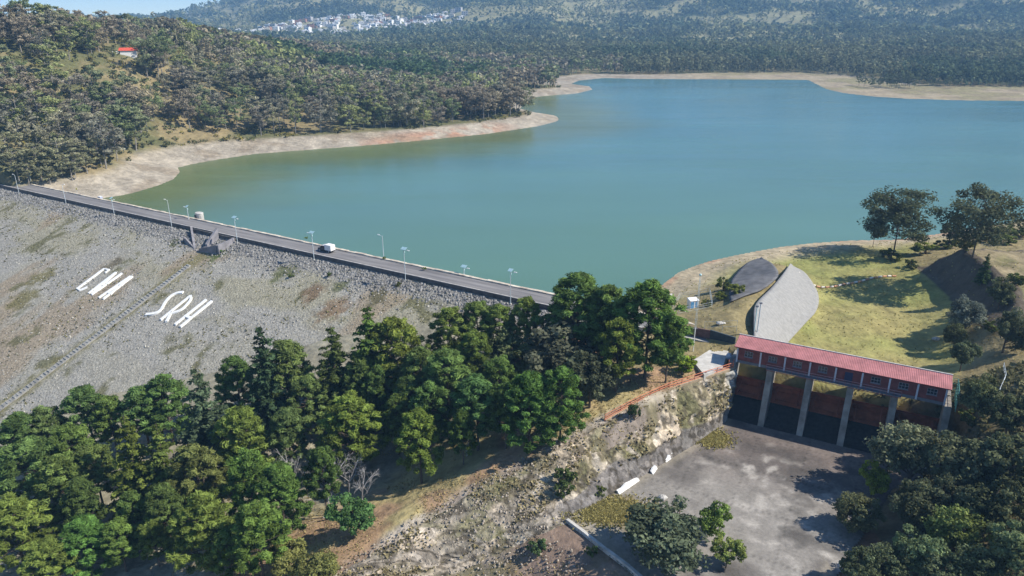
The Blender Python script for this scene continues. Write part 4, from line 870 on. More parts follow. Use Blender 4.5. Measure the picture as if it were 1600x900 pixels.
fence('hill_fence', [(p[0], p[1], h1(p[0], p[1])) for p in ff], 3.0, GALV, 'thin wire fence with tall posts on the grass behind the dark wall', rails=(.5, .95), r=.03, step=2.4)

# ------------------------------------------------------------------ float boom lying on the grass
bl = catmull([P(*p) for p in [(1246, 436, 2.2), (1262, 445, 2.0), (1290, 445, 2.0), (1325, 440, 2), (1362, 434, 2), (1390, 431, 2.2), (1402, 427, 3.0)]], 12)
bl = np.array(bl); bl[:, 2] = H(bl[:, 0], bl[:, 1]) + .3
boom = empty('float_boom', tuple(bl[0])); tag(boom, 'string of orange and white floats curving across the green field', 'float boom'); B0 = Vector(bl[0])
mb = MB(); mb.tube([Vector(p) - B0 for p in bl], .05, 5); mb.build('rope', ROPE, boom)
Lb = np.r_[0, np.cumsum(np.linalg.norm(np.diff(bl, axis=0), axis=1))]; nfl = 24; FO = mat('faded_orange_float', (.62, .33, .18), .6, var=.15); FW = mat('white_float', (.78, .70, .60), .6, var=.1)
for k in range(nfl):
    u = (k + .5) / nfl * Lb[-1]; du = Lb[-1] / nfl * .36; pa = Vector([float(np.interp(u - du, Lb, bl[:, i])) for i in range(3)]) - B0; pb_ = Vector([float(np.interp(u + du, Lb, bl[:, i])) for i in range(3)]) - B0
    mb = MB(); d = (pb_ - pa); mb.tube([pa, pa + d * .12, pa + d * .88, pb_], .30, 8); o = mb.build('float', FO if k % 2 else FW, boom)

#@@VEG
# ------------------------------------------------------------------ vegetation builders
def leaves(rs, cl, n, size, flat=.8, tintv=.25, elong=1.0, up=.35, shell=.45):
    """cl: (k,5+) clump centre xyz, radius, tint -> quads and colours (value multiplier)"""
    cl = np.asarray(cl, float); k = len(cl); idx = np.repeat(np.arange(k), n); m = len(idx)
    d = rs.normal(size=(m, 3)); d /= np.linalg.norm(d, axis=1)[:, None]
    u = shell + (1 - shell) * rs.random(m) ** .6
    pos = cl[idx, :3] + d * (cl[idx, 3] * u)[:, None] * np.array([1, 1, flat])
    nrm = d * .9 + rs.normal(size=(m, 3)) * .6 + np.array([0, 0, up]); nrm /= np.linalg.norm(nrm, axis=1)[:, None]
    a = np.cross(nrm, rs.normal(size=(m, 3))); a /= np.linalg.norm(a, axis=1)[:, None]; b = np.cross(nrm, a)
    s = size * (.6 + .8 * rs.random(m)); a = a * (s * elong)[:, None] / 2; b = b * (s / elong)[:, None] / 2
    v = np.stack([pos - a - b * .6, pos + a * .5 - b, pos + a + b * .6, pos - a * .4 + b], 1).reshape(-1, 3)
    t = cl[idx, 4] * (1 - tintv / 2 + tintv * rs.random(m)); return v, np.repeat(t, 4)
def quads(n): return np.arange(n * 4, dtype=np.int32).reshape(-1, 4)
def hue(t, base, warm=None, rs=None):
    c = np.asarray(base)[None, :] * t[:, None]
    return c
def branch_mb(h, r0, cl, start, rs, every=1, r1=.04, lean=(0, 0), low=None):
    mb = MB(); mb.tube([(0, 0, -.6), (lean[0] * .3, lean[1] * .3, h * .35), (lean[0], lean[1], h * .92)], r0, 7, r0 * .25)
    for i, c in enumerate(cl[::every]):
        z = max(start * h * .9, c[2] - rs.uniform(.4, 1.2) - .25 * math.hypot(c[0], c[1])); z = min(z, h * .88); f = z / h
        mb.tube([(lean[0] * f, lean[1] * f, z), (c[0] * .5 + lean[0] * f * .5, c[1] * .5 + lean[1] * f * .5, (z * .6 + c[2] * .4)), (c[0], c[1], c[2])], max(.05, r0 * .28), 4, r1)
    return mb
def v_pine(seed, h=18, wid=4.0, start=.32, nb=80, per=120):
    rs = np.random.RandomState(seed); cl = []
    for i in range(nb):
        f = start + (1 - start) * (i + rs.random()) / nb; u = (f - start) / (1 - start)
        R_ = wid * (math.sin(math.pi * min(1, (u * .74 + .22))) ** .6) * (1 - .18 * u) * (.75 + .5 * rs.random())
        an = i * 2.4 + rs.normal() * .4; q = R_ * (.45 + .6 * rs.random() ** .5)
        if u > .95: q *= .45
        cl.append((q * math.cos(an), q * math.sin(an), f * h + rs.normal() * .25, .5 + .5 * rs.random(), .55 + .9 * rs.random()))
    v, t = leaves(rs, cl, per, .34, .78, .6, 2.2, .25, .2)
    return v, t, branch_mb(h, .24, cl, start, rs, 2), h
def v_conifer(seed, h=21, wid=4.2, start=.12, drop=.3, per=16):
    rs = np.random.RandomState(seed); cl = []; nl = 24
    for i in range(nl):
        u = i / (nl - 1); z = h * (start + (1 - start) * u); R_ = wid * (1 - u) ** .8 + .25
        nb = max(3, int(9 * (1 - u) + 3))
        for k in range(nb):
            an = rs.random() * 6.28; L = R_ * (.7 + .5 * rs.random()); tt = .6 + .8 * rs.random()
            for q in np.arange(.35, L, .62):
                cl.append((q * math.cos(an), q * math.sin(an), z - drop * q * q / max(wid, 1) + rs.normal() * .1 + .25 * q * .3, .42, tt * (.75 + .4 * q / L)))
    v, t = leaves(rs, cl, per, .36, .5, .3, 1.6, .5)
    mb = MB(); mb.tube([(0, 0, -.6), (0, 0, h)], .26, 7, .03)
    return v, t, mb, h
def v_broad(seed, h=10, wid=5.0, base=.18, nb=80, per=70, ls=.34, tall=1.0, lumps=6):
    rs = np.random.RandomState(seed); cl = []; cz = h * (base + (1 - base) / 2); rz = h * (1 - base) / 2
    lp = [(rs.normal(size=3) * np.array([.45, .45, .3])) for _ in range(lumps)]
    for i in range(nb):
        l = lp[rs.randint(lumps)]; d = rs.normal(size=3); d /= np.linalg.norm(d); p = l + d * (.50 + .22 * rs.random())
        n_ = np.linalg.norm(p); p = p if n_ < 1.05 else p / n_ * (1.0 + .08 * rs.normal())
        cl.append((p[0] * wid * .86, p[1] * wid * .86, max(.5, cz + p[2] * rz * .86), wid * (.14 + .1 * rs.random()), .6 + .8 * rs.random()))
    v, t = leaves(rs, cl, per, ls, .75, .4, 1.2, .3)
    return v, t, branch_mb(h * .8, .05 + wid * .04, cl, base * .8, rs, 3), h
def v_euc(seed, h=16, wid=3.4, start=.38, nb=22, per=36, ls=.62, spread=1.0):
    rs = np.random.RandomState(seed); cl = []; lean = rs.normal(size=2) * .8
    for i in range(nb):
        u = rs.random(); f = start + (1 - start) * u; R_ = wid * (.5 + .9 * math.sin(math.pi * (.15 + .75 * u)) * .8)
        an = rs.random() * 6.28; q = R_ * rs.random() ** .5
        cl.append((lean[0] * f + q * math.cos(an), lean[1] * f + q * math.sin(an), f * h * .96, wid * (.22 + .16 * rs.random()), .6 + .8 * rs.random()))
    v, t = leaves(rs, cl, per, ls, .7, .4, 1.3, .2, .3)
    return v, t, branch_mb(h, .2, cl, start * .8, rs, 1, .035, lean), h
def v_dead(seed, h=10):
    rs = np.random.RandomState(seed); mb = MB()
    def br(p, d, L, r, lv):
        q = p + d * L * .5; e = p + d * L + Vector(rs.normal(size=3) * L * .07); mb.tube([p, q, e], r, 5, r * .5)
        if lv == 0: return
        for k in range(4 if lv > 1 else 3):
            nd = (d + Vector(rs.normal(size=3) * .55) + Vector((0, 0, .1))).normalized(); br(p + (e - p) * (.35 + .6 * rs.random()), nd, L * .55, r * .5, lv - 1)
    br(Vector((0, 0, -.3)), Vector((0.05, 0, 1)), h * .62, .15, 4)
    return mb
def make_tree(name, var, base_col, bark=BARK):
    """returns Empty with trunk and crown children; meshes shared by copies"""
    v, t, mb, h = var; rt = bpy.data.objects.new(name, None); rt.empty_display_size = .5
    tk = mb.build('trunk', bark); tk.parent = rt
    cr = mesh_np('crown', v, quads(len(v) // 4), LEAF, hue(t, base_col)); cr.parent = rt
    return rt
class Proto:
    def __init__(s, name, var, col, bark=BARK):
        v, t, mb, h = var; s.name = name; s.h = h
        tk = mb.build('trunk', bark); cr = mesh_np('crown', v, quads(len(v) // 4), LEAF, hue(t, col))
        s.tm = tk.data; s.cm = cr.data; bpy.data.objects.remove(tk); bpy.data.objects.remove(cr)
    def put(s, x, y, z, sc, rz, tint, label, cat, group=None, wsc=1.0):
        o = bpy.data.objects.new(s.name, None); o.empty_display_size = .5; COL.objects.link(o); o.location = (x, y, z); o.rotation_euler = (0, 0, rz); o.scale = (sc * wsc, sc * wsc, sc)
        for nm, me in (('trunk', s.tm), ('crown', s.cm)):
            c = bpy.data.objects.new(nm, me); COL.objects.link(c); c.parent = o
            if nm == 'crown': c.color = (*tint, 1)
        return tag(o, label, cat, group)
def march(px, py, h):
    a = (px - 800) / F; b = -(py - 450) / F; dx, dy, dz = a, math.cos(PT) + b * math.sin(PT), -math.sin(PT) + b * math.cos(PT)
    k = np.r_[np.arange(60, 300, .5), np.arange(300, 1200, 1.0)]; x, y, z = dx * k, dy * k, CZ + dz * k; s, t = ST(x, y)
    g = H(x, y); dm = (t > 0) & (s > 4); g = np.where(dm, np.maximum(g, slopez(t)), g)
    i = np.argmax(z <= g + h); return float(x[i]), float(y[i]), float(g[i])

PG = (.175, .215, .072); PD = (.075, .115, .045); PY = (.115, .135, .030)
pines = [Proto('pine_tree', v_pine(10 + i, 18, w, st, nb), PG) for i, (w, st, nb) in enumerate([(3.9, .28, 125), (4.3, .24, 140), (3.5, .34, 110), (4.6, .22, 145), (3.7, .38, 105)])]
conis = [Proto('conifer_tree', v_conifer(30 + i, 21, w, .1, dr_), PD) for i, (w, dr_) in enumerate([(4.4, .35), (3.4, .25), (5.0, .45)])]
broads = [Proto('broadleaf_tree', v_broad(40 + i, 10, w, b_, nb), (.160, .180, .098)) for i, (w, b_, nb) in enumerate([(5.0, .12, 110), (4.4, .2, 95), (5.6, .1, 120), (4.0, .25, 80)])]
bushes = [Proto('bush', v_broad(60 + i, 3, 2.0, -.1, 34, 55, .22, lumps=4), (.13, .155, .06)) for i in range(3)]
GRP = 'trees of the wood below the dam'
# kind, apex px, apex py, height, width factor, tint, label
FT = [
 ('p3', 25, 648, 16, 1.2, (.8, 1, .9), 'dark green pine at the left edge of the photo just under the dam slope'),
 ('p1', 62, 640, 15, 1.1, (.9, 1, 1), 'mid green pine second from the left edge under the dam slope'),
 ('p0', 127, 607, 17, 1.1, (.75, .95, .9), 'dark round-topped pine standing up against the slope near the drain foot'),
 ('p4', 165, 622, 15, 1, (.9, 1.05, .8), 'olive pine half hidden right of the dark pine near the drain foot'),
 ('p2', 215, 606, 16, 1.2, (.85, 1.1, 1), 'bushy bluish green pine at the slope foot left of the tall grey-green conifer'),
 ('p1', 252, 590, 17, 1.0, (.8, 1.05, .9), 'deep green pine touching the left side of the tall grey-green conifer'),
 ('c2', 305, 572, 26, 1.1, (1.5, 1.35, 1.9), 'tallest layered grey-green conifer left of the middle of the wood'),
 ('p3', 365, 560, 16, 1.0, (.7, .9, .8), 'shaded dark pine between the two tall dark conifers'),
 ('c1', 407, 508, 27, 1.1, (.85, .9, 1.1), 'narrow spire-topped dark conifer against the grey slope below the word SRH'),
 ('p2', 444, 535, 20, 1.1, (.95, 1, .9), 'green pine just right of the narrow spire-topped conifer'),
 ('c0', 516, 508, 24, 1.25, (1.35, 1.15, .9), 'broad pyramid-shaped olive conifer against the grey slope'),
 ('c1', 574, 478, 27, 1.4, (1.5, 1.5, .9), 'tall yellow-green cypress with a dark left side reaching highest on the slope'),
 ('p0', 612, 500, 22, 1.1, (1.15, 1.12, .7), 'yellowish pine right beside the tall cypress'),
 ('p3', 655, 545, 16, 1.1, (.95, 1.05, .95), 'mid green pine below the bare stony patch of slope'),
 ('p1', 702, 484, 15, 1.15, (1.05, 1.1, .8), 'bright rounded pine at the slope foot left of the rightmost lamp'),
 ('p4', 745, 472, 14, 1.1, (1, 1.1, .9), 'pine directly under the crest road between the bright pine and the lamp'),
 ('p2', 780, 478, 14, 1.1, (.95, 1.05, .8), 'small pine crown left of the rightmost lamp post'),
 ('p0', 824, 466, 14, 1.0, (1.1, 1.15, .8), 'sunlit small pine crown right of the rightmost lamp post'),
 ('b3', 872, 478, 11, 1.0, (.75, .75, .75), 'dull dark tree at the end of the road beneath the tall pines'),
 ('p3', 905, 431, 20, 1.25, (.75, .95, .75), 'big dark green pine standing out against the lake at the end of the road'),
 ('p0', 952, 447, 19, 1.0, (.85, 1, .8), 'pine between the two big pines standing against the lake'),
 ('p1', 1018, 443, 21, 1.15, (.8, 1.05, .75), 'largest rounded pine against the lake, next to the gauging cabin'),
 ('p4', 1048, 500, 14, .9, (.8, 1, .7), 'low pine crown hugging the right side of the largest rounded pine'),
 ('p2', 968, 500, 16, 1.0, (1.1, 1.1, .7), 'yellow-green pine lit in front of the big lakeside pines'),
 ('b2', 858, 507, 15, 1.25, (.85, .8, .95), 'big dome-shaped dark grey-green broadleaf tree in the middle of the wood'),
 ('b0', 800, 520, 13, 1.0, (.9, .95, .75), 'rounded olive broadleaf tree left of the big grey-green dome'),
 ('b1', 925, 545, 13, .95, (.75, .75, .8), 'dusky broadleaf tree right of the big grey-green dome'),
 ('p4', 741, 520, 15, 1.0, (.95, 1.05, .75), 'narrow pine left of the rounded olive tree'),
 ('p0', 697, 548, 17, 1.2, (.9, 1.1, .95), 'full green pine in front of the bare slope patch'),
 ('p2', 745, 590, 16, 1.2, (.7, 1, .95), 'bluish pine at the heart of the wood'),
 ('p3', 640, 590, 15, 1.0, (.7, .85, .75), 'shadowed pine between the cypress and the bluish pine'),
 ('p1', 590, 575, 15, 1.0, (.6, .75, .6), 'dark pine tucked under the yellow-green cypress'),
 ('p4', 476, 590, 15, 1.1, (.9, 1, .95), 'grey-tinged pine below the pyramid-shaped conifer'),
 ('p1', 543, 622, 17, 1.25, (1.12, 1.2, .75), 'sunny yellow-green pine standing over the bleached dead trees'),
 ('p0', 653, 642, 16, .9, (1.05, 1.15, .7), 'lone bright pine with a bare trunk at the edge of the grass strip'),
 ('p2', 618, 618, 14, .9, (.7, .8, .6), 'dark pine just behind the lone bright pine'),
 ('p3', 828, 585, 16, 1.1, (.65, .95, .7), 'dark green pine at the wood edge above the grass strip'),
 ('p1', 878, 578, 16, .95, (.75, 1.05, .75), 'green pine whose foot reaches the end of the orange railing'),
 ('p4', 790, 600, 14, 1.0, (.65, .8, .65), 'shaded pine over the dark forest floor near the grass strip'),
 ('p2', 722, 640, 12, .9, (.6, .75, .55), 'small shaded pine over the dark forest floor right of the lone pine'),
 ('c0', 192, 648, 24, 1.0, (2.0, 1.6, .9), 'tall column of yellow-green foliage in the left part of the wood'),
 ('c1', 243, 660, 21, 1.3, (1.9, 1.6, 1.0), 'second yellow-green conifer, right of the tall yellow-green column'),
 ('p0', 100, 668, 17, 1.1, (.9, 1.05, .8), 'green pine left of the tall yellow-green column'),
 ('p1', 40, 690, 17, 1.3, (.85, 1.05, .95), 'wide green pine near the left edge halfway down the wood'),
 ('p3', 85, 715, 16, 1.1, (1, 1.1, .9), 'light green pine crown below the wide one near the left edge'),
 ('p4', 140, 700, 15, 1.1, (.9, .95, .8), 'olive pine crown beside the tall yellow-green column'),
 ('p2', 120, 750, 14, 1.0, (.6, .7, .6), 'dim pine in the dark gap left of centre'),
 ('p1', 10, 785, 15, 1.3, (1.15, 1.2, .8), 'yellow-green pine in the bottom left corner'),
 ('p0', 70, 845, 12, 1.2, (1.1, 1.15, .8), 'yellowish low pine crown along the bottom edge at far left'),
 ('p3', 125, 812, 12, 1.3, (.75, 1.15, .8), 'vivid green bushy pine at the bottom left'),
 ('p2', 180, 815, 11, 1.2, (.95, 1.15, .8), 'light green low pine right of the vivid bushy pine'),
 ('p4', 235, 815, 10, 1.0, (1.1, 1.15, .8), 'small pine crown at the bottom beneath the yellow-green conifers'),
 ('p1', 300, 700, 17, 1.0, (1.1, 1.0, .95), 'olive-grey pine left of the bleached dead tree'),
 ('p0', 372, 640, 18, 1.1, (1.12, 1.18, .8), 'yellow-green pine right of the tallest grey-green conifer'),
 ('p4', 385, 710, 17, 1.0, (.85, 1.1, .75), 'fresh green pine right of the bleached dead tree'),
 ('p3', 432, 728, 15, 1.0, (.8, 1.05, .75), 'rich green pine near the lower middle of the wood'),
 ('p2', 445, 640, 16, 1.0, (.8, .9, .9), 'grey-green pine behind the thin bare trunk'),
 ('p1', 310, 775, 16, 1.1, (1.05, 1.1, .75), 'pine with a visible trunk near the bottom edge left of centre'),
 ('p0', 395, 790, 15, 1.1, (.9, 1.1, .75), 'dense pine at the bottom edge between trunk gaps'),
 ('p2', 350, 830, 12, .9, (.8, .95, .7), 'short pine at the bottom edge below the fresh green one'),
 ('b1', 545, 775, 9, .95, (.75, 1.25, .75), 'dark green rounded tree beside the fallen log at the grass edge'),
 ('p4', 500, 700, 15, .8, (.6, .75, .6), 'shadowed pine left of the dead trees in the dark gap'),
 ('b3', 440, 850, 7, 1.2, (1.5, 1.35, .8), 'pale olive shrubby tree at the bottom edge by the rocky track'),
 ('b0', 490, 862, 6, 1.1, (1.4, 1.3, .8), 'pale low shrubby tree nearest the lower end of the rocky track'),
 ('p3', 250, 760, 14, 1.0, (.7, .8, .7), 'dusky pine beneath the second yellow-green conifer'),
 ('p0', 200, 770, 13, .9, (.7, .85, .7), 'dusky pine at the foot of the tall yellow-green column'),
 ('p2', 560, 555, 17, 1.0, (.85, .95, .8), 'pine crown between the pyramid conifer and the sunny pine'),
 ('p1', 670, 600, 15, 1.0, (.75, 1.0, .85), 'pine crown behind the lone bright pine and right of it'),
 ('p4', 780, 560, 15, 1.0, (.8, 1.0, .8), 'pine crown below the rounded olive tree'),
]
rt_ = random.Random(9)
PR = {'p': pines, 'c': conis, 'b': broads}
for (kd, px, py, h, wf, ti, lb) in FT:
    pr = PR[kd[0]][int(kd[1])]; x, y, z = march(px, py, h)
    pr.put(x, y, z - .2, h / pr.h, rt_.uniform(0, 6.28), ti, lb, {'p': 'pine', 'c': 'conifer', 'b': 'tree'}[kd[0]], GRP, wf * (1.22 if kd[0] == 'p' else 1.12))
# dead trees
for i, (px, py, h, lb) in enumerate([(322, 708, 11, 'bleached bare dead tree in the left middle of the wood'), (450, 690, 14, 'thin grey bare tree with a long pale trunk'), (538, 700, 12, 'wide-branching bare grey tree under the sunny yellow-green pine'),
                                      (505, 720, 12, 'leaning bare tree with a pale trunk in the dark gap'), (560, 722, 10, 'small bare grey tree right of the wide-branching one'), (112, 248, 9, 'bare forked tree at the edge of the pale beach behind the yellow road sign'), (728, 665, 7, 'bare grey snag over the shaded forest floor')]):
    x, y, z = march(px, py, h); o = v_dead(70 + i, h).build('dead_tree', DEADW); o.location = (x, y, z); tag(o, lb, 'dead tree', 'bare dead trees in the wood')
q = P(530, 788, -9); lg = MB(); z = h1(q[0], q[1]); lg.tube([(-3, -.5, .3), (0, 0, .5), (3.4, 1.2, 1.6)], .22, 7, .12); o = lg.build('fallen_log', DEADW); o.location = (q[0], q[1], z); tag(o, 'pale fallen log lying beside the dark green rounded tree', 'log')

# right bank trees
eucbig = [Proto('eucalyptus_tree', v_euc(90 + i, 18, w, st, 70, 110, .42), (.10, .115, .06), BARK) for i, (w, st) in enumerate([(7.2, .34), (6.6, .30)])]
RT = [
 ('e0', 1415, 297, 21, 1.15, (1, 1, 1), 'big dark spreading eucalyptus standing where the float boom ends'),
 ('e1', 1545, 292, 20, 1.15, (1.2, 1.15, 1.2), 'second big eucalyptus with open flat branches near the right edge'),
 ('e1', 1375, 322, 14, .6, (.9, .9, .9), 'smaller eucalyptus stem leaning left of the big dark one'),
 ('b3', 1490, 345, 9, .9, (.9, .9, .9), 'slim dark tree between the two big eucalyptuses'),
 ('c1', 1545, 395, 9, 1.2, (1.1, 1.1, 1.0), 'slender column-like tree on the cut bank edge'),
 ('b0', 1520, 462, 10, .9, (1.2, 1.2, 1.7), 'silvery grey-green round tree at the edge of the field shadow'),
 ('b1', 1572, 432, 9, .9, (.9, .9, .8), 'dark tree behind the silvery round tree on the cut bank'),
 ('b2', 1585, 478, 11, .8, (.8, .8, .8), 'dark tree at the right edge beside the silvery round tree'),
 ('b3', 1512, 528, 8, .9, (.9, .95, .9), 'green-grey tree at the right corner of the field'),
 ('b2', 1500, 500, 7, .7, (.8, .8, .7), 'low dark tree at the field edge below the silvery one'),
 ('b0', 1548, 583, 10, .8, (.95, .95, .8), 'open-branched tree standing right of the gate house end'),
 ('b3', 1590, 610, 11, .9, (.75, .75, .7), 'dark tree at the right edge level with the gate house'),
 ('b1', 1478, 622, 6, .6, (1.1, 1.1, 1.3), 'small grey tree clinging to the right end of the gate house'),
 ('b2', 1440, 664, 13, 1.0, (1.25, 1.2, 1.25), 'large rounded grey-green tree covering the right end of the weir'),
 ('b0', 1525, 668, 13, 1.1, (.95, .95, .95), 'broad grey-green tree right of the large rounded one'),
 ('b3', 1590, 680, 13, 1.1, (.8, .8, .75), 'dark broad tree at the right edge below the gate house'),
 ('b1', 1372, 722, 8, .75, (1.9, 2.0, .5), 'bright yellow-green small tree overhanging the apron'),
 ('b0', 1352, 772, 8, 1.0, (1.0, .95, .85), 'dull olive tree below the bright yellow-green one'),
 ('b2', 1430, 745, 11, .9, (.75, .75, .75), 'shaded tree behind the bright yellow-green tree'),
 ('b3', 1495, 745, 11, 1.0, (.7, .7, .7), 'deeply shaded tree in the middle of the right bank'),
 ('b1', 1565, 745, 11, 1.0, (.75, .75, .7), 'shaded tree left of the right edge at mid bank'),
 ('b0', 1445, 820, 9, .9, (1.3, 1.5, 1.3), 'pale shiny-leaved tree near the bottom right'),
 ('b2', 1515, 795, 10, .9, (1.3, 1.4, .8), 'yellowish-green tree right of the pale shiny-leaved one'),
 ('b3', 1590, 810, 10, 1.0, (1.2, 1.3, 1.1), 'pale green tree in the bottom right corner'),
 ('b1', 1345, 862, 8, 1.0, (.9, .95, .9), 'dark grey-green tree at the bottom edge right of the apron'),
 ('b0', 1400, 850, 8, .9, (.85, .9, .85), 'dark tree left of the pale shiny-leaved tree'),
 ('b2', 1550, 862, 8, 1.1, (.85, .9, .8), 'dusky tree on the bottom edge at the right'),
 ('b3', 1480, 872, 7, 1.0, (.9, .95, .9), 'dusky tree under the pale shiny-leaved tree'),
 ('b2', 1062, 794, 10, 1.5, (.85, .92, 1.0), 'grey-green feathery tree growing on the lower apron'),
 ('b1', 1118, 784, 7, .95, (1.4, 1.75, .8), 'bright green crown rising behind the feathery tree'),
 ('b3', 1140, 842, 6, 1.1, (1.5, 1.6, .8), 'light green crown right of the feathery tree'),
]
PR['e'] = eucbig
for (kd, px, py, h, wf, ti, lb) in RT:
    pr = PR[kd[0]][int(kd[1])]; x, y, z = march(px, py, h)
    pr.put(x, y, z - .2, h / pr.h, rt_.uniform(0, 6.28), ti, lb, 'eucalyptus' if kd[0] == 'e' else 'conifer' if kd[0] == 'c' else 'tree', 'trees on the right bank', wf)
BU = [(1075, 556, 3.4, 1.5, (1.6, 1.8, .6), 'bright green bush beside the concrete platform'), (1132, 432, 4.0, .8, (1, 1, .8), 'taller dark bush on the grassy hump by the dark slope'), (1152, 440, 3.4, 1.2, (1.5, 1.4, .9), 'round olive bush touching the dark stone slope'),
      (1125, 456, 2.6, 1.2, (1.3, 1.25, .8), 'olive bush on the hump behind the gauging cabin'), (1105, 468, 2.0, 1.2, (1.3, 1.2, .8), 'low bush at the fence of the gauging cabin'),
      (880, 735, 5.0, .8, (.7, .8, .7), 'dark upright bush on the rocky slope'), (993, 632, 3.6, .6, (.6, .75, .7), 'dark bush hanging on the masonry wall under the orange railing'), (840, 845, 3.0, .9, (1.0, 1.25, 1.3), 'grey-green bush at the bottom of the rocky slope'),
      (937, 762, 2.2, .9, (1.0, 1.0, .8), 'scruffy bush on the lower rocky slope'), (832, 690, 2.5, 1.0, (1.1, 1.5, .7), 'small bright bush at the wood edge'), (925, 852, 2.0, .9, (.9, 1.1, .9), 'small bush beside the low apron wall'),
      (1395, 388, 4.0, 1.3, (.7, .75, .6), 'dark bush at the foot of the big eucalyptus'), (1450, 378, 4.0, 1.6, (1.3, 1.3, .8), 'sunlit bush right of the big eucalyptus'), (1482, 372, 3.5, 1.6, (1.1, 1.1, .8), 'olive bush between the two big eucalyptuses'),
      (1515, 372, 3.5, 1.5, (1.3, 1.1, .8), 'brownish bush left of the second big eucalyptus'), (1568, 362, 4, 1.6, (1.2, 1.2, .9), 'bush right of the second big eucalyptus'), (1592, 352, 4, 1.6, (1.1, 1.1, .9), 'bush at the right edge beside the lake'),
      (1425, 405, 3, 1.2, (.7, .7, .6), 'dark bush at the top of the shaded cut'), (1590, 425, 3.5, 1.3, (.9, .9, .7), 'bush on the dry slope at the right edge'), (1553, 500, 3, 1.2, (.9, .9, .7), 'bush below the cut bank trees'),
      (1350, 565, 3.0, 1.6, (.8, 1.0, .7), 'low shrub just behind the middle of the gate house roof'), (1405, 572, 3.0, 1.6, (.75, .95, .7), 'low shrub behind the right part of the gate house roof'), (1520, 640, 3, 1.4, (1, 1, .8), 'scrub by the sandy path beyond the gate house'),
      (455, 428, 1.2, 1.2, (.9, 1.1, .6), 'grass-green shrub on the dam slope under the truck'), (515, 425, 1.6, .8, (.7, .9, .6), 'dark shrub high on the dam slope right of the truck'), (346, 388, 1.3, 1.2, (1, 1.5, .6), 'green shrub at the foot of the ruined valve house'),
      (622, 440, 1.4, 1.0, (.8, .8, .5), 'brown-green shrub at the parapet below the halfway lamp'), (662, 416, .9, 1.3, (1.3, 1.5, .5), 'yellow-green tuft on the lakeside kerb near the low solar panel'), (600, 399, .7, 1.6, (1.3, 1.4, .5), 'low tuft on the lakeside kerb by the thin lamp'), (478, 368, .8, 1.3, (1.2, 1.4, .5), 'low tuft on the lakeside kerb left of the truck')]
for i, (px, py, h, wf, ti, lb) in enumerate(BU):
    if i in (27, 28, 29):
        q = P(px, py, 7.2); z = 6.2; x, y = q[:2]
    else: x, y, z = march(px, py, h)
    bushes[i % 3].put(x, y, z - .1, h / 3, rt_.uniform(0, 6.28), ti, lb, 'bush', None, wf)

# ------------------------------------------------------------------ the left bank wood: 300 nearest trees singly, the rest one mass
rs = np.random.RandomState(77)
def scatter(x0, x1, y0, y1, sp):
    gx_, gy_ = np.meshgrid(np.arange(x0, x1, sp), np.arange(y0, y1, sp)); x = gx_.ravel() + (rs.random(gx_.size) - .5) * sp * .95; y = gy_.ravel() + (rs.random(gx_.size) - .5) * sp * .95
    return x, y
def in_view(x, y, m=.04):
    th = x / (y * math.cos(PT) + 75 * math.sin(PT) * .6 + 1); return np.abs(th) < .70 + m
x, y = scatter(-760, 140, 290, 1060, 7.8)
k = in_view(x, y); x, y = x[k], y[k]
hh_, d_, wb_a, bs_, nm_, s_a, t_a = H(x, y, True)
clear = fbm(x, y, 60, 3, 301)
HOUSE = march(198, 66, 8)
holes = [(march(qx, qy, 2), qr) for qx, qy, qr in [(15, 95, 20), (150, 108, 17), (160, 130, 12), (95, 112, 12), (300, 122, 18), (335, 115, 12), (255, 222, 8), (230, 150, 10), (380, 135, 10), (110, 140, 9), (205, 85, 13)]] + [(HOUSE, 14), ((HOUSE[0] * .965, HOUSE[1] * .965), 15), ((HOUSE[0] * .93, HOUSE[1] * .93), 13)]
keep = (d_ > wb_a * .92 + 3 + 5 * (rs.random(len(x)))) & ((clear < np.where(d_ < 70, .66, .57)) | (rs.random(len(x)) < .22)) & ((np.hypot(x, y) > 560) | (rs.random(len(x)) < .66)) & ~((t_a > -12) & (s_a < 330))
for (c, rad) in holes: keep &= (np.hypot(x - c[0], y - c[1]) > rad * (.6 + .7 * rs.random(len(x))))
x, y, z = x[keep], y[keep], hh_[keep]; rr_ = np.hypot(x, y); od = np.argsort(rr_); x, y, z, rr_ = x[od], y[od], z[od], rr_[od]
EC = (.30, .285, .205)
eucs = [Proto('eucalyptus_tree', v_euc(120 + i, 16, w, st, 34, 60, .42), EC, GBARK) for i, (w, st) in enumerate([(3.4, .36), (3.0, .42), (3.9, .30), (2.7, .45), (3.6, .25), (4.2, .33)])]
TN = [(1.1, 1.0, 1), (1.15, 1.05, .95), (.85, 1.0, .75), (.75, .95, .6), (.95, .9, .95), (1.15, 1.15, 1.05), (.8, .82, .85), (1.05, 1.2, .7)]
tone = fbm(x, y, 50, 3, 311)
for (qx, qy, qh, ql) in [(18, 232, 15, 'tree overhanging the left end of the crest road at the photo edge'), (52, 222, 17, 'full-crowned tree behind the white lamp post at the left end of the road'), (84, 212, 18, 'tall tree behind the yellow road sign'), (104, 238, 13, 'tree nearest the pale beach at the end of the crest road'), (36, 250, 11, 'low tree just behind the road at the far left'), (70, 248, 12, 'low tree behind the road left of the yellow sign'), (128, 228, 13, 'slender tree standing on the upper edge of the pale beach near the dam'), (5, 205, 17, 'tall dark tree at the left edge above the crest road'), (150, 215, 14, 'tree at the top of the pale beach right of the crest road end')]:
    x9, y9, z9 = march(qx, qy, qh); eucs[rs.randint(6)].put(x9, y9, z9 - .3, qh / 16, rs.random() * 6.28, (.95, 1.0, .8), ql, 'eucalyptus', 'eucalyptus trees covering the left bank', 1.6)
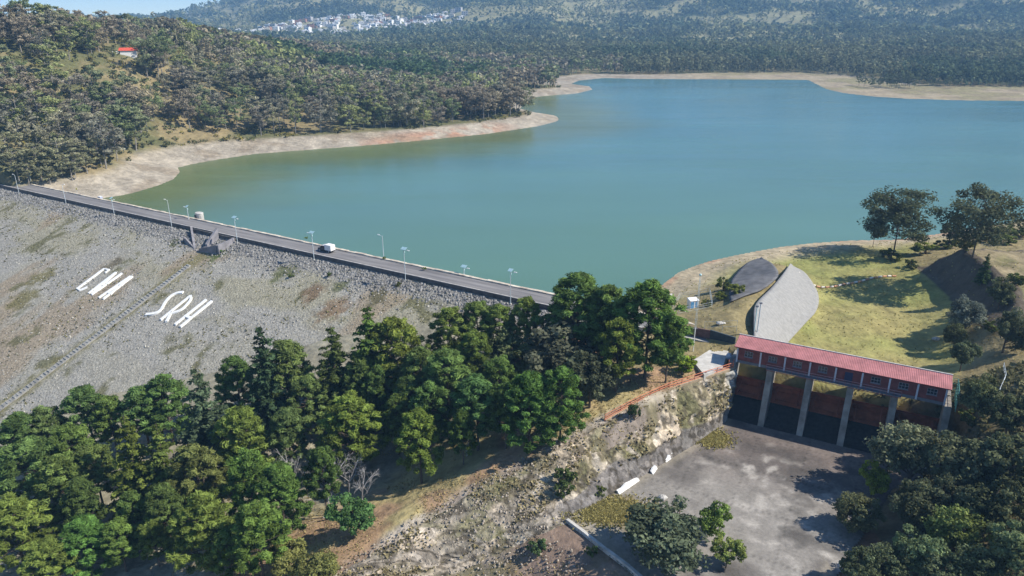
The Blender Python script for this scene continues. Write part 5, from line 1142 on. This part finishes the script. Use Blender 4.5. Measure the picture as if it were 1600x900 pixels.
for i in range(278):
    ti = TN[int(min(7, max(0, (tone[i] - .25) * 16 + rs.normal() * 1.6)))]; h = rs.uniform(13, 25)
    eucs[rs.randint(6)].put(x[i], y[i], z[i] - .3, h / 16, rs.random() * 6.28, ti, 'slender grey-green eucalyptus among many in the wood on the left bank', 'eucalyptus', 'eucalyptus trees covering the left bank', rs.uniform(1.1, 1.6))
def lod(seed, h, wid, start, nb, per, ls, trunk=True, col=(1, 1, 1)):
    v, t, mb, _ = v_euc(seed, h, wid, start, nb, per, ls); c = t[:, None] * np.array([[1, 1, 1]])
    if trunk:
        w = .22; tv = []
        for (ax, ay) in ((w, 0), (0, w)): tv += [(-ax, -ay, -1), (ax, ay, -1), (ax * .6, ay * .6, h * .7), (-ax * .6, -ay * .6, h * .7)]
        v = np.r_[v, tv]; c = np.r_[c, np.full((8, 3), 2.2)]
    return v, c
def mass(name, vars_, x, y, z, sc, wsc, base, label, cat):
    V = []; Cc = []
    vi = rs.randint(len(vars_), size=len(x)); an = rs.random(len(x)) * 6.28
    for q, (v, c) in enumerate(vars_):
        m = np.where(vi == q)[0]
        if not len(m): continue
        ca_, sa_ = np.cos(an[m])[:, None], np.sin(an[m])[:, None]; s1 = sc[m][:, None]; w1 = (sc * wsc)[m][:, None]
        X = (v[None, :, 0] * ca_ - v[None, :, 1] * sa_) * w1 + x[m][:, None]; Y = (v[None, :, 0] * sa_ + v[None, :, 1] * ca_) * w1 + y[m][:, None]; Z = v[None, :, 2] * s1 + z[m][:, None]
        V.append(np.stack([X, Y, Z], -1).reshape(-1, 3)); Cc.append((c[None] * base[m][:, None, :]).reshape(-1, 3))
    V = np.concatenate(V).astype(np.float32); Cc = np.concatenate(Cc); o = mesh_np(name, V, quads(len(V) // 4), LEAF, Cc); return tag(o, label, cat, None, 'stuff')
tn = np.array(TN)
xi, yi, zi, ri, to = x[278:], y[278:], z[278:], rr_[278:], tone[278:]
bi = np.clip((to - .25) * 16 + rs.normal(size=len(xi)) * 1.6, 0, 7).astype(int); base = tn[bi] * np.array(EC)
pinez = ss(.50, .6, fbm(xi, yi, 130, 3, 321)) * ss(560, 700, yi); base = mix(base, np.array([.085, .15, .065]), pinez * .9)
nearv = [lod(140 + i, 15, 3.9 + .35 * i, .30, 22, 16, .82) for i in range(5)]; midv = [lod(150 + i, 14, 3.6, .34, 12, 5, 1.9) for i in range(4)]
m = ri < 640; H_ = rs.uniform(.7, 1.6, len(xi))
mass('left_bank_wood', nearv, xi[m], yi[m], zi[m] - .3, H_[m], rs.uniform(.95, 1.3, m.sum()), base[m], 'dense grey-green eucalyptus wood higher up the left bank hill', 'wood')
m = ~m
mass('hill_wood', midv, xi[m], yi[m], zi[m] - .3, H_[m], rs.uniform(1, 1.4, m.sum()), base[m], 'far part of the eucalyptus and pine wood on the left peninsula', 'wood')
# brush under the trees
x, y = scatter(-700, 120, 290, 800, 7.5); k = in_view(x, y); x, y = x[k], y[k]; hh_, d_, wb_a, bs_, nm_, s_a, t_a = H(x, y, True)
keep = (d_ > wb_a * .95) & (fbm(x, y, 30, 3, 331) > .42) & ~((t_a > -12) & (s_a < 330)); x, y, z = x[keep], y[keep], hh_[keep]
bv = []
for i in range(3):
    r9 = np.random.RandomState(160 + i); cl = [(r9.normal() * .9, r9.normal() * .9, .4 + r9.random() * 1.2, .9, .6 + .8 * r9.random()) for _ in range(5)]; v, t = leaves(r9, cl, 8, .75, .7); bv.append((v, t[:, None] * np.ones((1, 3))))
bb = np.array([.15, .16, .07]) * (.7 + .7 * rs.random((len(x), 1))) * np.where(rs.random((len(x), 1)) < .3, np.array([[1.7, 1.4, 1.0]]), 1)
mass('undergrowth', bv, x, y, z, rs.uniform(.7, 1.6, len(x)), np.ones(len(x)), bb, 'olive scrub under the trees of the left bank', 'undergrowth')

# ------------------------------------------------------------------ far shores and mountains
def farwood(x0, x1, y0, y1, sp, name, label, vars_, size, extra=None, dens=None):
    x, y = scatter(x0, x1, y0, y1, sp); k = in_view(x, y) & (np.hypot(x, y) < 4300) & ((np.hypot(x, y) < 2750) | (x < -.05 * y)); x, y = x[k], y[k]; hh_, d_, wb_a, bs_, nm_, s_a, t_a = H(x, y, True)
    r_ = np.hypot(x, y); wbx = wb_a * .96; keep = (d_ > wbx + 6 * rs.random(len(x))) 
    n3 = fbm(x, y, 180, 4, 41); rdg = fbm(x, y, 620, 5, 5)
    opn = ss(.455, .52, n3 * .7 + .3 * fbm(x, y, 60, 3, 43)) * ss(1050, 1400, r_); keep &= rs.random(len(x)) > opn * .72
    tw = np.zeros(len(x))
    for (tx, ty, ra, rb) in TOWN: tw = np.maximum(tw, (np.hypot((x - tx) / ra, (y - ty) / rb) < 1))
    keep &= (tw < .5) | (rs.random(len(x)) < .12)
    x, y, z, r_, n3 = x[keep], y[keep], hh_[keep], r_[keep], n3[keep]
    base = np.tile(np.array([.12, .15, .080]), (len(x), 1)); base = mix(base, np.array([.20, .205, .115]), ss(.42, .55, fbm(x, y, 90, 3, 341)) * (1 - ss(1300, 1900, r_) * .5))
    base = mix(base, np.array([.27, .27, .13]), ss(.48, .56, n3) * .8 * ss(1100, 1500, r_)); base *= (.65 + .7 * rs.random((len(x), 1)))
    mass(name, vars_, x, y, z, size * rs.uniform(.7, 1.25, len(x)), rs.uniform(.9, 1.35, len(x)), base, label, 'wood')
def P2(px, py, r):  # a point at horizontal distance r in the direction of a pixel
    a, b_, _ = P(px, py, 0) if py > 60 else P(px, 60, 0); q = math.hypot(a, b_); return (a / q * r, b_ / q * r)
TOWN = [(*P2(540, 60, 2300), 260, 260), (*P2(430, 60, 2170), 170, 90), (*P2(645, 60, 2350), 160, 160)]
fv = [lod(170 + i, 15, 3.8, .2, 7, 4, 2.6, False) for i in range(4)]; ffv = [lod(180 + i, 14, 4.4, .1, 5, 2, 4.6, False) for i in range(4)]
farwood(-900, 1200, 560, 1300, 8.2, 'far_shore_wood', 'grey-green wood along the far shore of the lake', [lod(170 + i, 17, 3.6, .22, 9, 5, 2.3, True) for i in range(4)], .95) if False else None
def band(r0, r1, sp, name, label, vars_, size):
    global in_view
    old = in_view
    def iv(x, y, m=.04): return old(x, y) & (np.hypot(x, y) >= r0) & (np.hypot(x, y) < r1) & ~((x < 140) & (y < 1060))
    in_view = iv; farwood(-1900, 1900 if r1 < 3000 else 0, 500, r1, sp, name, label, vars_, size); in_view = old
band(560, 1250, 7.6, 'far_shore_wood', 'grey-green wood along the far shore of the lake', [lod(170 + i, 17, 3.4, .2, 9, 5, 2.1, True) for i in range(4)], .95)
band(1250, 1800, 10.0, 'foothill_wood', 'mixed wood on the foothills behind the far shore', fv, .95)
band(1800, 2750, 13.5, 'mountain_wood', 'dark wood covering the hazy mountainside', ffv, 1.15)
band(2750, 4250, 23.0, 'ridge_wood', 'thin dark wood on the far left mountain ridge', ffv, 1.7)
# the few free trees on the right hand spit
for i, px in enumerate([1342, 1350, 1362, 1372, 1380, 1386, 1393, 1400, 1408, 1414, 1421, 1428, 1436, 1376, 1390, 1404, 1418, 1452, 1478, 1492, 1510]):
    q = P(px, 133 + (i % 4) * 1.6, 1.5); eucs[i % 6].put(q[0], q[1], h1(q[0], q[1]) - .2, rt_.uniform(.6, 1.05), i, (.5, .62, .45), 'dark tree standing free on the flat tan spit across the lake', 'tree', 'free-standing trees on the far spit', 1.3)

# ------------------------------------------------------------------ town on the far hillside
def house_mesh(seed, wcol):
    r9 = random.Random(seed); mb = MB(); w, d, h = r9.uniform(8, 14), r9.uniform(7, 11), r9.uniform(3.2, 7.0)
    mb.box((0, 0, h / 2 - 2), (w, d, h + 4)); 
    for (cx, cy, sx, sy) in ((0, -d / 2 + .15, w, .3), (0, d / 2 - .15, w, .3), (-w / 2 + .15, 0, .3, d - .6), (w / 2 - .15, 0, .3, d - .6)): mb.box((cx, cy, h + .4), (sx, sy, .8))
    mb.box((w * .2, d * .1, h + .9), (2.4, 2.4, 1.8)); hm_ = mb
    me = bpy.data.meshes.new('house'); 
    nf0 = len(mb.f)
    for fl in range(int(h // 3)):
        for k in range(3): mb.box((-w / 2 + w * (k + .6) / 3.4, -d / 2 - .01, 1.6 + fl * 3), (1.5, .12, 1.4))
    mb.box((w * .33, -d / 2 - .01, 1.1), (1.2, .1, 2.2))
    me.from_pydata(mb.v, [], mb.f); me.materials.append(wcol); me.materials.append(GLASS)
    for i, p in enumerate(me.polygons): p.material_index = 1 if i >= nf0 else 0
    me.update(); return me
cols = [mat('house_white', (.85, .84, .82), .8, var=.04), mat('house_cream', (.62, .56, .46), .8, var=.08), mat('house_grey', (.45, .44, .43), .85, var=.1), mat('house_terracotta', (.38, .20, .13), .85, var=.1)]
hms = [(house_mesh(1, cols[0]), 'white'), (house_mesh(2, cols[0]), 'white'), (house_mesh(3, cols[0]), 'white'), (house_mesh(4, cols[1]), 'cream'), (house_mesh(5, cols[2]), 'grey'), (house_mesh(6, cols[3]), 'terracotta')]
cnt = 0; tries = 0; pl_ = []
while cnt < 270 and tries < 9000:
    tries += 1; tx, ty, ra, rb = TOWN[[0, 0, 0, 1, 1, 2][rt_.randrange(6)]]; a = rt_.uniform(0, 6.28); q = rt_.random() ** .5
    x_, y_ = tx + ra * q * math.cos(a), ty + rb * q * math.sin(a)
    if vnoise(x_ / 45, y_ / 45, 5) < .33 or any((x_ - u) ** 2 + (y_ - v) ** 2 < 210 for u, v in pl_): continue
    pl_.append((x_, y_)); me, cn = hms[[0, 1, 2, 0, 1, 3, 4, 5][rt_.randrange(8)]]
    o = bpy.data.objects.new('house', me); COL.objects.link(o); o.location = (x_, y_, h1(x_, y_)); o.rotation_euler = (0, 0, rt_.uniform(-.5, .5)); o.scale = (1.65, 1.5, rt_.uniform(1.3, 2.0))
    tag(o, f'{cn} flat-roofed house in the town on the far hillside', 'house', f'{cn} houses of the hillside town'); cnt += 1
# red roofed house on the left hill
x_, y_, z_ = HOUSE
rh = empty('hill_house', (x_, y_, z_ - 4.5), .35); rh.scale = (.72, .72, .72); tag(rh, 'lone house with a long red roof among trees on the left hill', 'house')
mb = MB(); mb.box((0, 0, 2), (13, 7, 16)); mb.build('wall', cols[0], rh)
mb = MB(); mb.hexa([(-7.5, -4.3, 10), (7.5, -4.3, 10), (7.5, 4.3, 10.1), (-7.5, 4.3, 10.1)], [(-7, -.3, 12.4), (7, -.3, 12.4), (7, .3, 12.4), (-7, .3, 12.4)]); mb.build('roof', mat('red_tile_roof', (.62, .10, .06), .7), rh)
mb = MB(); mb.box((-10, -1, 2), (5, 5, 15)); mb.build('annex', cols[0], rh)

# ------------------------------------------------------------------ loose stones, tufts
def tufts(n_, gen, name, label, size, col, hfun, blades=4, cat='grass', kind_='stuff'):
    x, y = gen(n_); z = hfun(x, y); m_k = np.isfinite(z); x, y, z = x[m_k], y[m_k], z[m_k]; n = len(x)
    idx = np.repeat(np.arange(n), blades); m = len(idx); s = size * (.5 + rs.random(m)); an = rs.random(m) * 6.28
    ox = rs.normal(size=m) * size * .4; oy = rs.normal(size=m) * size * .4; dx = np.cos(an) * s * .45; dy = np.sin(an) * s * .45; lx = rs.normal(size=m) * s * .5; ly = rs.normal(size=m) * s * .5
    X = x[idx] + ox; Y = y[idx] + oy; Z = z[idx]
    v = np.stack([np.c_[X - dx, Y - dy, Z - .05], np.c_[X + dx, Y + dy, Z - .05], np.c_[X + dx * .8 + lx, Y + dy * .8 + ly, Z + s * .9], np.c_[X - dx * .8 + lx, Y - dy * .8 + ly, Z + s * .8]], 1).reshape(-1, 3)
    c = np.asarray(col)[None] * (.6 + .8 * rs.random((n, 1))); o = mesh_np(name, v, quads(m), LEAF, np.repeat(c[idx], 4, 0)); return tag(o, label, cat, None, kind_)
def gen_slope(n):
    a = rs.uniform(-10, 260, n); b = rs.uniform(1, 85, n); k = fbm(a * .6, b * .5, 10, 3, 401) + .16 * (b < 18) > .56; a, b = a[k], b[k]
    k = np.abs(a - 120) > 1.2; a, b = a[k], b[k]; q = D(a, b, 0); return q[0], q[1]
def hslope(x, y): s, t = ST(x, y); return slopez(t)
tufts(5000, gen_slope, 'slope_weeds', 'sparse low weeds scattered over the stony dam slope', .3, (.20, .19, .09), hslope, 3)
def gen_rect(x0, x1, y0, y1, cond):
    def g(n):
        x = rs.uniform(x0, x1, n); y = rs.uniform(y0, y1, n); k = cond(x, y); return x[k], y[k]
    return g
hf = lambda x, y: H(x, y)
tufts(5000, gen_rect(40, 175, 135, 260, lambda x, y: (sdpoly(x, y, lake) > 6) & (sdpoly(x, y, basin) > 5) & (fbm(x, y, 8, 3, 411) > .44)), 'field_grass', 'dry green grass tufts of the field', .2, (.42, .38, .16), hf, 3)
tufts(30000, gen_rect(-60, 50, 60, 145, lambda x, y: (sdpoly(x, y, basin) > 5) & (fbm(x, y, 7, 3, 413) > .46)), 'bank_grass', 'dry brown and green grass on the strip and rocky track', .17, (.46, .38, .19), hf, 3)
tufts(12000, gen_rect(70, 150, 60, 135, lambda x, y: (sdpoly(x, y, basin) > 3)), 'right_bank_scrub', 'dim scrub and leaf litter on the right bank', .5, (.17, .165, .085), hf, 3)
wx_ = rs.randint(0, len(vv), 6000); wp = vv[wx_]
def tuft_wall():
    m = len(wp); k = (fbm(DD[wx_], VV[wx_] * 12, 3.5, 3, 421) > .48) & (VV[wx_] > .3); p = wp[k]; m = len(p)
    s = .18 + .3 * rs.random(m); a = rs.normal(size=(m, 3)); a /= np.linalg.norm(a, axis=1)[:, None]; b = np.cross(a, rs.normal(size=(m, 3))); b /= np.linalg.norm(b, axis=1)[:, None]
    p = p + np.array([.15, -.16, .1]); A = a * s[:, None] / 2; B = b * s[:, None] / 2; v = np.stack([p - A - B, p + A - B, p + A + B, p - A + B], 1).reshape(-1, 3)
    c = np.array([[.33, .28, .15]]) * (.5 + rs.random((m, 1))); o = mesh_np('wall_weeds', v, quads(m), LEAF, np.repeat(c, 4, 0)); tag(o, 'dry weeds growing out of the masonry wall', 'weeds', None, 'stuff')
tuft_wall()
gq = [P(955, 800, zb), P(1112, 685, zb)]
tufts(6500, lambda n: (lambda w, a, q: (np.where(w, gq[0][0], gq[1][0]) + a * np.where(w, 6.5, 3.5), np.where(w, gq[0][1], gq[1][1]) + q * np.where(w, 3.5, 3)))(rs.random(n) < .7, rs.normal(size=n) * .5, rs.normal(size=n) * .5), 'apron_weeds', 'yellowed weeds growing on the apron along the wall foot', .2, (.42, .37, .15), lambda x, y: np.full(len(x), zb + .1), 3)
# riprap stones (loose) as one mass
def stones(n, gen, name, label, s0, s1, col, hfun):
    x, y = gen(n); z = hfun(x, y); n = len(x); base = np.array([(1, 1, -1), (-1, 1, -1), (-1, -1, -1), (1, -1, -1), (.7, .6, .8), (-.6, .7, .7), (-.7, -.6, .8), (.6, -.7, .7)]) * .5
    fc = np.array([(0, 1, 5, 4), (1, 2, 6, 5), (2, 3, 7, 6), (3, 0, 4, 7), (4, 5, 6, 7)]); s = s0 + (s1 - s0) * rs.random(n) ** 2; an = rs.random(n) * 6.28
    B = base[None] * (1 + .35 * rs.normal(size=(n, 8, 3))) * s[:, None, None] * np.array([1.2, .9, .7]); ca_, sa_ = np.cos(an)[:, None], np.sin(an)[:, None]
    V = np.stack([B[:, :, 0] * ca_ - B[:, :, 1] * sa_ + x[:, None], B[:, :, 0] * sa_ + B[:, :, 1] * ca_ + y[:, None], B[:, :, 2] + z[:, None] + s[:, None] * .2], -1).reshape(-1, 3)
    f = (fc[None] + (np.arange(n) * 8)[:, None, None]).reshape(-1, 4); c = np.asarray(col)[None] * (.6 + .7 * rs.random((n, 1)))
    return tag(mesh_np(name, V, f, STN, np.repeat(c, 8, 0)), label, 'stones', None, 'stuff')
STN = vcol_mat('loose_stone', nscale=1.5, amt=.2, bump=.05, bscale=3)
stones(9000, lambda n: D(rs.uniform(-5, 300, n), np.abs(rs.normal(size=n)) * 3.2 + .4, 0)[:2], 'riprap_stones', 'loose grey riprap stones banked against the crest wall', .2, .7, (.24, .235, .225), hslope)
stones(9000, lambda n: D(rs.uniform(-5, 230, n), rs.uniform(4, 82, n), 0)[:2], 'slope_stones', 'small pale stones strewn over the dam slope', .1, .42, (.36, .345, .30), hslope)
stones(14000, gen_rect(-45, 30, 60, 128, lambda x, y: (sdpoly(x, y, basin) > 4) & (x < 12) & (-sdpoly(x, y, [P(*p)[:2] for p in [(1000, 628, 3.5), (945, 655, 1), (840, 705, -2), (740, 757, -4.5), (640, 817, -7.5), (530, 888, -10.5), (430, 960, -13)]] + [(-40, -50), (120, 20), (50, 90), (30, 100)]) > 0)), 'track_stones', 'broken stones covering the rocky slope beside the grass strip', .10, .36, (.33, .285, .23), lambda x, y: H(x, y) + .28)
# a few boulders on the right bank and apron
for i, (px, py, zz_, sc_b, lb) in enumerate([(1035, 781, zb, .9, 'dark-sided boulder alone on the stained apron'), (1465, 655, 4.5, 1.8, 'pale boulder at the end of the sandy path right of the gate house'), (1432, 815, -2, 1.3, 'pale rock among the shaded right bank trees'), (1464, 523, 1.3, 1.0, 'white rock at the right corner of the field'), (1494, 527, 1.5, .9, 'small white rock beside the field corner tree')]):
    q = P(px, py, zz_); zq = zb + .2 if px == 1035 else h1(q[0], q[1]); mb = MB(); mb.sphere((0, 0, 0), .8 * sc_b, 1.2, .9, .7, 9, 6); r9 = random.Random(i)
    mb.v = [tuple(c * (1 + r9.uniform(-.16, .16)) for c in v) for v in mb.v]; o = mb.build('boulder', CONCP); o.location = (q[0], q[1], zq + .3); tag(o, lb, 'boulder')

# ------------------------------------------------------------------ haze
hz = MB(); hz.hexa([(-4450, -4450, -40), (4450, -4450, -40), (4450, 4450, -40), (-4450, 4450, -40)], [(-4450, -4450, 900), (4450, -4450, 900), (4450, 4450, 900), (-4450, 4450, 900)])
hm = bpy.data.materials.new('pale_haze'); hm.use_nodes = True; n = hm.node_tree; n.nodes.clear(); o_ = n.nodes.new('ShaderNodeOutputMaterial'); pv = n.nodes.new('ShaderNodeVolumePrincipled')
pv.inputs['Color'].default_value = (.30, .60, 1.0, 1); pv.inputs['Density'].default_value = .00021; pv.inputs['Anisotropy'].default_value = .0
n.links.new(pv.outputs[0], o_.inputs['Volume']); tag(hz.build('haze', hm), kind='stuff')
